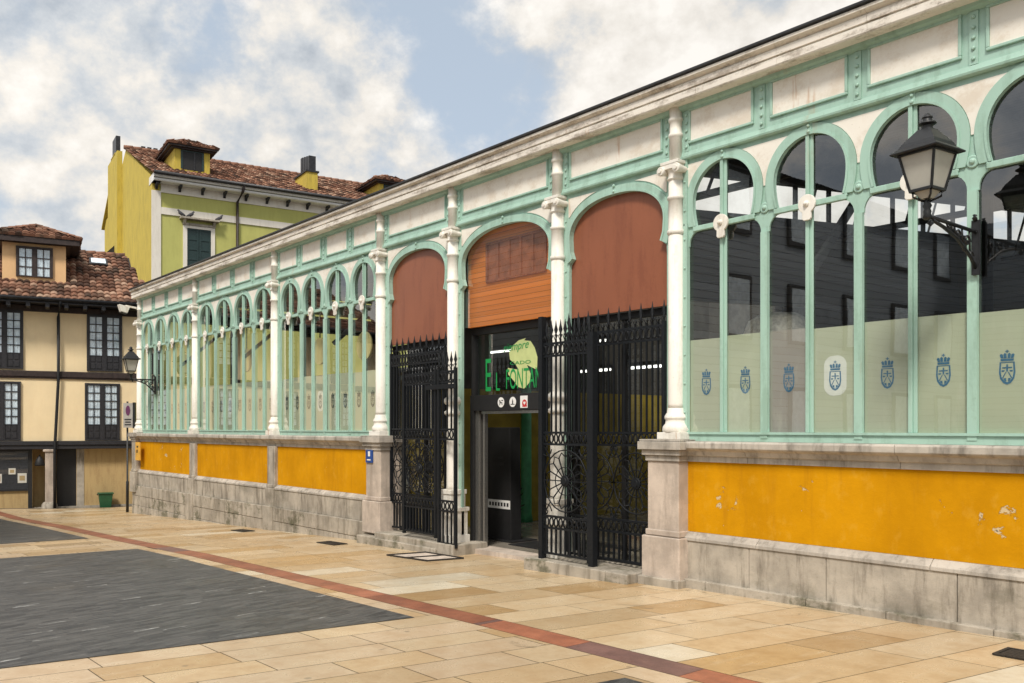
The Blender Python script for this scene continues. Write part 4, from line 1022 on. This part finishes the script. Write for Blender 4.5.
# ------------------------------------------------------------------ timber house at the end of the square
HP, HD = (-31.7, 1.1), (.21494, .97663); hx = frame_xf(HP, HD)
house = thing('timber_house', 'cream house with dark timber beams and french windows at the end of the square', 'house', tuple(hx((-3.5, 0, -.9))))
def hb(m__, nm, mat, par=None, bev=0): return m__.build(nm, mat, par or house, bevel=bev)
HL, HR = -15., .47
m_ = MB(hx); m_.box(HL, HR, -8, -.02, 1.1, 5.75); hb(m_, 'wall', 'cream')
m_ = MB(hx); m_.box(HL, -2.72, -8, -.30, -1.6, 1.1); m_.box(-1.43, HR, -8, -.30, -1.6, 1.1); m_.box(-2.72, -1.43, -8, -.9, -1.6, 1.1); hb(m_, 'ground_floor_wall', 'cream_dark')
m_ = MB(hx); m_.box(HL, HR, -.02, .06, 3.46, 3.65); m_.box(HL, HR, -.019, .03, 3.40, 3.459); hb(m_, 'beam', 'wood_brown', bev=.01)
m_ = MB(hx); m_.box(HL, HR, -.30, .05, 1.07, 1.20); m_.box(HL, HR, -.28, .09, 1.205, 1.34); hb(m_, 'beam', 'wood_dark', bev=.01)
m_ = MB(hx); m_.box(HL, HR, -.02, .03, 5.60, 5.80); hb(m_, 'wall_plate', 'wood_brown')
k = HL
while k < HR: m_ = MB(hx); m_.box(k, k+.12, 0, .78, 5.68, 5.82); hb(m_, 'rafter_end', 'wood_dark'); k += .55
m_ = MB(hx); m_.box(HL, HR, -.1, .80, 5.83, 5.88); m_.box(HL, HR, .76, .80, 5.80, 5.95); hb(m_, 'eave_board', 'wood_dark')
m_ = MB(hx); m_.tube([(HL, .86, 5.93), (HR, .86, 5.93)], .06, 8); hb(m_, 'gutter', 'zinc')
m_ = MB(hx); m_.tube([(-1.92, .84, 5.90), (-1.93, .75, 5.75), (-1.97, .12, 5.45), (-1.97, .12, 3.4), (-2.08, .12, 1.0), (-2.08, .12, -1.0)], .05, 8); hb(m_, 'downpipe', 'iron')
up = Vector((0, -4.8, 2.42))
m_ = MB(hx)
A0 = hx((HL, .85, 5.92))
slope = up.length
tile = MB(hx); tile_sheet(tile, (HL, .85, 5.92), (1, 0, 0), (0, -4.8, 2.42), 1.0-HL, slope, .20, .36, .045, 0, .70)
rf = hb(tile, 'roof', 'tile')
m_ = MB(hx); m_.prism([(HL, .80, 5.90), (HL, -4.0, 8.33), (HL, -9, 5.8)], (HR-HL, 0, 0)); hb(m_, 'gable_body', 'wood_brown')
m_ = MB(hx)
k = HL
while k < .0: m_.tube([(k, -3.96, 8.38), (k+.36, -3.96, 8.39)], [.085, .105], 8); k += .34
hb(m_, 'ridge_tiles', 'tile', rf)
sl = lambda off: 5.92+(.85-off)*2.42/4.8
m_ = MB(hx); m_.prism([(-.95, -2.55, sl(-2.55)+.06), (-.35, -2.55, sl(-2.55)+.06), (-.35, -3.20, sl(-3.20)+.06), (-.95, -3.20, sl(-3.20)+.06)], (0, .03, .06)); hb(m_, 'roof_window', 'zinc', rf)
m_ = MB(hx); m_.prism([(-.89, -2.63+.04, sl(-2.63)+.13), (-.41, -2.63+.04, sl(-2.63)+.13), (-.41, -3.12+.04, sl(-3.12)+.13), (-.89, -3.12+.04, sl(-3.12)+.13)], (0, .004, .008)); hb(m_, 'roof_window_pane', 'curtain', rf)
def french(a0, a1, z0, z1, y=0., rows=5, wood='wood_dark', panel=.27, leafs=2, par=None, xfm=hx, pf=None):
    """timber window: frame, two leaves with glazing bars, wooden bottom panels, pane, curtain"""
    pf = pf or house
    m_ = MB(xfm); w = .06
    m_.box(a0, a0+w, y-.05, y+.05, z0, z1); m_.box(a1-w, a1, y-.05, y+.05, z0, z1); m_.box(a0+w, a1-w, y-.05, y+.05, z1-w, z1); m_.box(a0+w, a1-w, y-.05, y+.05, z0, z0+w*.6)
    mid = (a0+a1)/2; zp = z0+panel*(z1-z0); m_.box(mid-.045, mid+.045, y-.045, y+.042, z0+w*.6, z1-w)
    f = m_.build('window', wood, pf)
    m_ = MB(xfm)
    for l0, l1 in ((a0+w, mid-.045), (mid+.045, a1-w)):
        m_.box(l0, l0+.035, y-.03, y+.03, z0+.04, z1-w); m_.box(l1-.035, l1, y-.03, y+.03, z0+.04, z1-w)
        m_.box((l0+l1)/2-.015, (l0+l1)/2+.015, y-.02, y+.02, zp, z1-w)
        for r_ in range(rows+1):
            zr = zp+(z1-w-zp)*r_/rows; m_.box(l0+.035, l1-.035, y-.021, y+.019, zr-.016, zr+.016)
    m_.build('glazing_bars', wood, f)
    if panel > .05:
        m_ = MB(xfm)
        for l0, l1 in ((a0+w, mid-.045), (mid+.045, a1-w)):
            m_.box(l0+.035, l1-.035, y-.02, y+.005, z0+.04, zp-.017); h_ = (zp-z0-.05)/2
            for q in range(2):
                for e0, e1 in ((l0+.06, (l0+l1)/2-.02), ((l0+l1)/2+.02, l1-.06)): m_.box(e0, e1, y+.005, y+.02, z0+.08+q*h_, z0+.02+(q+1)*h_)
        m_.build('bottom_panel', wood, f, bevel=.004)
    m_ = MB(xfm); m_.poly([(a0+w, y+.012, zp), (a1-w, y+.012, zp), (a1-w, y+.012, z1-w), (a0+w, y+.012, z1-w)]); m_.build('pane', 'house_glass', f)
    m_ = MB(xfm); N = 20
    for l0, l1 in ((a0+w, mid-.045), (mid+.045, a1-w)):
        pts = [(l0+(l1-l0)*q/N, y-.004+.010*math.sin(q*1.9), zp) for q in range(N+1)]
        m_.add([(p[0], p[1], z_) for z_ in (zp, z1-w) for p in pts], [(q, q+1, N+2+q, N+1+q) for q in range(N)], True)
    m_.build('curtain', 'curtain', f)
    return f
for a0, a1 in ((-1.12, -.03), (-4.06, -2.99), (-6.98, -5.92), (-9.9, -8.84), (-12.8, -11.75)):
    french(a0, a1, 3.70, 5.60); french(a0-.06, a1-.07, 1.36, 3.285)
# portico post, door, shop window
m_ = MB(hx); m_.box(-2.36, -2.10, -.22, .02, -.75, .98); m_.box(-2.42, -2.05, -.26, .06, .98, 1.068); pst = hb(m_, 'portico_post', 'stone_pale', bev=.02)
m_ = MB(hx); m_.lathe([(.24, -1.2), (.24, -.78), (.2, -.72), (.16, -.68)], (-2.23, -.1, 0), 8); m_.build('post_base', 'stone', pst)
m_ = MB(hx); m_.box(-2.02, -1.42, -.42, -.36, -1.2, 1.06); dd = hb(m_, 'door', 'black')
m_ = MB(hx); m_.box(-1.42, -1.19, -.42, -.285, -1.2, 1.06); hb(m_, 'door_jamb', 'stone', bev=.01)
m_ = MB(hx); m_.box(-4.9, -2.80, -.30, -.26, -1.2, -.30); hb(m_, 'stall_riser', 'cream_dark')
m_ = MB(hx); m_.box(-4.9, -4.84, -.34, -.2, -1.2, 1.06); m_.box(-2.86, -2.74, -.34, -.2, -1.2, 1.06); m_.box(-4.84, -2.86, -.34, -.2, 1.0, 1.06); m_.box(-4.84, -2.86, -.34, -.2, -.30, -.24); sw = hb(m_, 'shop_window', 'black')
m_ = MB(hx); m_.poly([(-4.84, -.23, -.24), (-2.86, -.23, -.24), (-2.86, -.23, 1.0), (-4.84, -.23, 1.0)]); m_.build('pane', 'house_glass', sw)
m_ = MB(hx); m_.box(-4.84, -2.86, -.299, -.27, -.24, 1.0); m_.build('display_back', 'wood_dark', sw)
for k, (a_, z_, w_, h_) in enumerate(((-3.72, .12, .22, .3), (-3.03, .12, .26, .32), (-3.32, .35, .2, .2))):
    m_ = MB(hx); m_.box(a_-w_/2, a_+w_/2, -.262, -.25, z_-h_/2, z_+h_/2); q = m_.build('display_card', 'trim', sw)
    m_ = MB(hx); m_.box(a_-w_*.3, a_+w_*.3, -.249, -.245, z_-h_*.25, z_+h_*.25); m_.build('card_picture', 'cream_dark', q)
m_ = MB(hx); m_.box(HL, HR, -.30, -.27, -1.6, -.86); hb(m_, 'skirting', 'stone')
# dormer
m_ = MB(hx); m_.box(-3.62, -1.74, -4.0, -.62, 6.2, 7.95); dm = hb(m_, 'dormer', 'peach')
french(-3.22, -2.13, 6.82, 7.83, -.60, 3, 'wood_brown', .02, 2, None, hx, house)
m_ = MB(hx); m_.box(-3.95, -1.35, -4.2, -.36, 8.03, 8.10); m_.box(-3.97, -1.33, -.36, -.29, 7.93, 8.115); m_.box(-3.75, -1.60, -4.2, -.5, 7.93, 8.03)
k = -3.85
while k < -1.4: m_.box(k, k+.09, -.62, -.33, 7.95, 8.03); k += .3
m_.build('dormer_eaves', 'wood_brown', dm)
tile = MB(hx); ap = (-2.65, -1.9, 8.80); W_ = 2.75; A_l = (-4.02, -.25, 8.12)
def hip(mb_, p, q, apex0, apex1):
    """tiled trapezoid/triangle between eave p-q and ridge apex0-apex1"""
    p, q, a0, a1 = map(Vector, (p, q, apex0, apex1)); al = (q-p); ln = al.length; al.normalize()
    upv = (a0-p)-al*((a0-p).dot(al)); sl_ = upv.length
    tile_sheet(mb_, p, al, upv, ln, sl_, .20, .34, .045, (a0-p).dot(al), ln-(a1-p).dot(al))
hip(tile, (-4.02, -.25, 8.12), (-1.28, -.25, 8.12), (-2.65, -1.7, 8.72), (-2.65, -1.7, 8.72))
hip(tile, (-1.28, -.25, 8.12), (-1.28, -4.2, 8.12), (-2.65, -1.7, 8.72), (-2.65, -4.2, 8.72))
hip(tile, (-4.02, -4.2, 8.12), (-4.02, -.25, 8.12), (-2.65, -4.2, 8.72), (-2.65, -1.7, 8.72))
m_ = tile.build('dormer_roof', 'tile', dm, fix=True)
m_ = MB(hx); m_.prism([(-4.0, -.28, 8.105), (-1.3, -.28, 8.105), (-2.65, -1.7, 8.70)], (0, -2.5, 0)); m_.build('dormer_roof_body', 'wood_brown', dm)
m_ = MB(hx)
for q0, q1 in (((-4.02, -.25, 8.17), (-2.65, -1.7, 8.78)), ((-1.28, -.25, 8.17), (-2.65, -1.7, 8.78)), ((-2.65, -1.7, 8.78), (-2.65, -4.2, 8.78))):
    q0, q1 = Vector(q0), Vector(q1); N = 7
    for k in range(N): m_.tube([q0.lerp(q1, k/N), q0.lerp(q1, (k+1.1)/N)], [.075, .06], 6)
m_.build('hip_tiles', 'tile', dm)
# wall lamp and bin at the timber house
t = thing('wall_lamp', 'black bell shaped wall lamp beside the shop window of the cream house', 'lamp', tuple(hx((-2.52, -.2, .5))))
m_ = MB(hx); m_.lathe([(.14, .52), (.15, .56), (.11, .72), (.05, .82), (.02, .84)], (-2.52, -.12, 0), 14); m_.build('shade', 'black', t)
m_ = MB(hx); m_.bar((-2.52, -.30, .86), (-2.52, -.12, .86), .04, .04); m_.build('arm', 'black', t)
bn = hx((-.55, .08, 0)); zb = g(bn.x, bn.y)
t = thing('waste_bin', 'green plastic waste bin standing against the tan wall of the cream house', 'bin', (bn.x, bn.y, zb))
m_ = MB(hx); m_.add([(-.55+sx*w_, .08+sy*w_*.9, z_) for z_, w_ in ((zb, .17), (zb+.46, .22)) for sx, sy in ((-1, -1), (1, -1), (1, 1), (-1, 1))], [(3, 2, 1, 0), (4, 5, 6, 7), (0, 1, 5, 4), (1, 2, 6, 5), (2, 3, 7, 6), (3, 0, 4, 7)]); m_.build('body', 'bin', t, bevel=.015)
m_ = MB(hx); m_.box(-.80, -.30, -.15, .31, zb+.462, zb+.50); m_.build('lid', 'bin', t, bevel=.012)
m_ = MB(hx); m_.tube([(-.80, -.14, zb+.44), (-.80, .30, zb+.44)], .015, 6); m_.build('handle', 'black', t)

# ------------------------------------------------------------------ yellow house behind
YP, YD = (-39.11, 4.43), (.13337, .99107); yx = frame_xf(YP, YD)
yel = thing('yellow_house', 'tall ochre and olive green house with white cornice and tiled roof behind the market hall', 'house', tuple(yx((6, -3, -1.5))))
def yb(m__, nm, mat, par=None, bev=0): return m__.build(nm, mat, par or yel, bevel=bev)
YR = 24.; RZ, EZ = 15.72, 12.62
m_ = MB(yx); m_.box(0.02, YR, -13.6, -.02, -2.5, 12.4); yb(m_, 'wall', 'olive')
m_ = MB(yx); m_.prism([(0, -.01, -2.5), (0, -.01, 12.60), (0, -6.9, RZ-.05), (0, -13.6, 12.7), (0, -13.6, -2.5)], (.3, 0, 0)); yb(m_, 'gable_wall', 'ochre')
m_ = MB(yx); m_.box(-.02, .36, -.03, .04, -2.5, 12.05); m_.box(.36, YR, -.02, .03, 11.06, 11.36); m_.box(.36, YR, -.02, .03, 12.0, 12.36); m_.box(-.02, .3, -.6, .5, 12.36, 12.7); yb(m_, 'trim_band', 'trim')
m_ = MB(yx); m_.prism([(-.03, y, z) for y, z in ((-.02, 12.36), (.52, 12.36), (.56, 12.40), (.56, 12.47), (.64, 12.52), (.66, 12.62), (-.02, 12.62))], (YR, 0, 0)); yb(m_, 'cornice', 'white_print')
m_ = MB(yx); m_.tube([(-.05, .75, 12.66), (YR, .75, 12.66)], .085, 8); m_.box(-.03, YR, .565, .6, 12.475, 12.50); yb(m_, 'gutter', 'zinc')
k = .12
while k < YR:
    m_ = MB(yx); m_.prism([(k, .0, 12.10), (k, .10, 12.12), (k, .16, 12.22), (k, .40, 12.28), (k, .40, 12.358), (k, 0, 12.358)], (.10, 0, 0)); yb(m_, 'corbel', 'wood_dark'); k += .96
m_ = MB(yx); m_.tube([(3.75, .74, 12.6), (3.72, .6, 12.35), (3.62, .10, 12.0), (3.60, .10, 8), (3.6, .1, 0)], .06, 8); yb(m_, 'downpipe', 'wood_brown')
for w0 in (1.28, 7.6, 13.9):
    m_ = MB(yx); z0, z1 = 8.75, 10.70; w1 = w0+1.36
    m_.box(w0, w0+.17, -.02, .05, z0, z1); m_.box(w1-.17, w1, -.02, .05, z0, z1); m_.box(w0+.17, w1-.17, -.02, .05, z1-.12, z1); f = yb(m_, 'window', 'trim')
    m_ = MB(yx); m_.box(w0+.17, w1-.17, -.03, -.005, z0, z1-.12); mid = (w0+w1)/2
    for e0, e1 in ((w0+.17, mid-.02), (mid+.02, w1-.17)):
        m_.box(e0, e0+.07, -.005, .02, z0, z1-.12); m_.box(e1-.07, e1, -.005, .02, z0, z1-.12)
        for q in range(5): m_.box(e0+.07, e1-.07, -.005, .018, z0+q*.44, z0+q*.44+.07)
    m_.build('shutter', 'blind', f, bevel=.006)
    m_ = MB(yx); m_.box(w0-.15, w1+.15, -.02, .34, z1+.24, z1+.31); m_.box(w0-.02, w1+.02, -.02, .10, z1+.005, z1+.10)
    for sx in (w0, w1-.1): m_.prism([(sx, .0, z1-.05), (sx, .12, z1+.05), (sx, .28, z1+.238), (sx, 0, z1+.238)], (.10, 0, 0))
    m_.build('hood', 'stone', f)
for k, (a_, fl) in enumerate(((1.18, 1), (1.55, 1), (2.78, 1))):
    t = thing('pigeon', ['grey pigeon at the left end of the window hood of the olive house', 'grey pigeon second from the left on the window hood of the olive house', 'grey pigeon at the right end of the window hood of the olive house'][k], 'bird', tuple(yx((a_, .2, 11.01))), 'pigeons on the window hood')
    m_ = MB(yx); s_ = -1 if k == 0 else 1
    m_.tube([(a_-s_*.17, .2, 11.06), (a_-s_*.08, .2, 11.10), (a_, .2, 11.13), (a_+s_*.08, .2, 11.18), (a_+s_*.11, .2, 11.25), (a_+s_*.14, .2, 11.28), (a_+s_*.19, .2, 11.27)], [.02, .05, .075, .07, .04, .038, .008], 8)
    m_.tube([(a_, .17, 11.08), (a_, .17, 11.01)], .008, 4); m_.tube([(a_, .23, 11.08), (a_, .23, 11.01)], .008, 4); m_.build('body', 'bird', t)
tile = MB(yx); upv = Vector((0, -7.62, RZ-EZ-.05))
tile_sheet(tile, (-.12, .74, EZ), (1, 0, 0), upv, YR, upv.length, .24, .42, .06); yr = yb(tile, 'roof', 'tile')
m_ = MB(yx); m_.prism([(.3, .6, EZ), (.3, -6.9, RZ-.06), (.3, -13.6, 12.6)], (YR-.3, 0, 0)); yb(m_, 'roof_body', 'wood_brown')
m_ = MB(yx); k = -.1
while k < YR: m_.tube([(k, -6.9, RZ+.03), (k+.42, -6.9, RZ+.04)], [.10, .12], 8); k += .40
m_.build('ridge_tiles', 'tile', yr)
ys_ = lambda off: EZ+(.74-off)*(RZ-EZ-.05)/7.62
def chimney(a0, a1, o0, o1, zt, pots, lab=None):
    m_ = MB(yx); m_.box(a0, a1, o1, o0, ys_(o0)-.4, zt); c = m_.build('chimney', 'ochre', yel)
    m_ = MB(yx); m_.box(a0-.06, a1+.06, o1-.06, o0+.06, zt, zt+.08); m_.build('chimney_cap', 'zinc', c)
    return c
c = chimney(7.2, 7.75, -.9, -2.6, 14.2, 0)
m_ = MB(yx)
for q in range(4): m_.box(7.38, 7.72, -1.35-q*.33, -1.08-q*.33, 14.28, 15.05+.05*q)
m_.build('chimney_pots', 'zinc', c)
m_ = MB(yx); m_.box(-.25, .0, -11.2, -8.0, -2.5, 15.85); m_.box(-.27, .02, -10.0, -8.6, 15.852, 15.90); c = m_.build('chimney', 'ochre', yel)
m_ = MB(yx); m_.box(-.23, -.02, -9.7, -8.5, 15.90, 16.75); m_.build('chimney_pots', 'zinc', c)
m_ = MB(yx)
for q in range(3): m_.box(1.0+q*.3, 1.2+q*.3, -8.9, -8.6, 16.0, 16.45)
m_.box(.9, 1.9, -9.0, -8.5, 14.6, 16.05); m_.build('chimney', 'zinc', yel)
m_ = MB(yx); m_.prism([(-.05, -11.9, 10.4), (-.9, -11.9, 10.4), (-.9, -11.9, 10.5), (-.05, -11.9, 11.4)], (0, 3.0, 0)); yb(m_, 'lean_to', 'zinc')
m_ = MB(yx); m_.box(-.12, 0, -13.4, -11.25, -2.5, 13.3); m_.prism([(-.25, -13.7, 12.9), (-.25, -11.25, 14.2), (-.25, -11.25, 14.3), (-.25, -13.7, 13.0)], (.4, 0, 0)); yb(m_, 'rear_wing', 'ochre')
def yd(a0, a1, yf, zb0, zt):
    m_ = MB(yx); m_.box(a0, a1, yf-3.4, yf, zb0-.4, zt); d = m_.build('dormer', 'ochre', yel)
    m_ = MB(yx); w0, w1 = a0+.36, a1-.36; m_.box(w0-.09, w0, yf-.02, yf+.03, zb0+.05, zt-.06); m_.box(w1, w1+.09, yf-.02, yf+.03, zb0+.05, zt-.06); m_.box(w0, w1, yf-.02, yf+.03, zt-.12, zt-.06); f = m_.build('window', 'blind', d)
    m_ = MB(yx); m_.box(w0, w1, yf+.002, yf+.008, zb0+.02, zt-.12); m_.build('pane', 'black', f)
    m_ = MB(yx); m_.box((w0+w1)/2+.05, (w0+w1)/2+.12, yf+.01, yf+.03, zb0+.05, zt-.12); m_.build('sash', 'zinc', f)
    m_ = MB(yx); e = .28; m_.box(a0-e, a1+e, yf-3.4, yf+e, zt+.01, zt+.09); m_.box(a0-e*.5, a1+e*.5, yf-3.4, yf+e*.5, zt-.05, zt+.009); m_.build('dormer_eaves', 'wood_brown', d)
    tl = MB(yx); mid = (a0+a1)/2; zr = zt+.64; e = .34; yr0 = yf-.85
    hip(tl, (a0-e, yf+e, zt+.10), (a1+e, yf+e, zt+.10), (mid, yr0, zr), (mid, yr0, zr)); hip(tl, (a1+e, yf+e, zt+.10), (a1+e, yf-3.4, zt+.10), (mid, yr0, zr), (mid, yf-3.4, zr)); hip(tl, (a0-e, yf-3.4, zt+.10), (a0-e, yf+e, zt+.10), (mid, yf-3.4, zr), (mid, yr0, zr))
    tl.build('dormer_roof', 'tile', d)
    m_ = MB(yx); m_.prism([(a0-e+.02, yf+e-.02, zt+.092), (a1+e-.02, yf+e-.02, zt+.092), (mid, yr0, zr-.02)], (0, -2.9, 0)); m_.build('dormer_roof_body', 'wood_brown', d)
yd(1.08, 2.62, -.80, 13.35, 14.30); yd(11.0, 12.6, -1.0, 13.45, 14.25)

# ------------------------------------------------------------------ slate boarded house beside the square, seen in the glass
sl_h = thing('slate_house', 'dark blue grey weatherboarded building on the square, mirrored in the market windows', 'building', (-21, -24, -.3))
m_ = MB(); m_.box(-25, -15, -44, -10.8, -1.2, 9.2); m_.box(-15, 14, -44, -27, -1.2, 9.5); sb = m_.build('wall', 'slate_board', sl_h)
m_ = MB(); m_.prism([(-25.5, -44.5, 9.2), (-14.6, -44.5, 9.2), (-20, -44.5, 10.8)], (0, 33.9, 0)); m_.build('roof', 'zinc', sl_h)
def slwin(x0, x1, y0, y1, z0, z1):
    m_ = MB(); m_.box(x0, x1, y0, y1, z0, z1); f = m_.build('window', 'wood_dark', sl_h)
    m_ = MB(); dx, dy = (x1-x0), (y1-y0)
    if dx < dy: m_.box(x1+.001, x1+.01, y0+.12, y1-.12, z0+.12, z1-.12)
    else: m_.box(x0+.12, x1-.12, y1+.001, y1+.01, z0+.12, z1-.12)
    m_.build('pane', 'curtain', f)
for zz_ in (1.2, 4.3, 7.3):
    for k in range(6): slwin(-15.05, -14.92, -13.4-k*3.2, -12.1-k*3.2, zz_, zz_+1.8)
    for k in range(7): slwin(-12.5+k*3.6, -11.1+k*3.6, -27.08, -26.92, zz_, zz_+1.8)
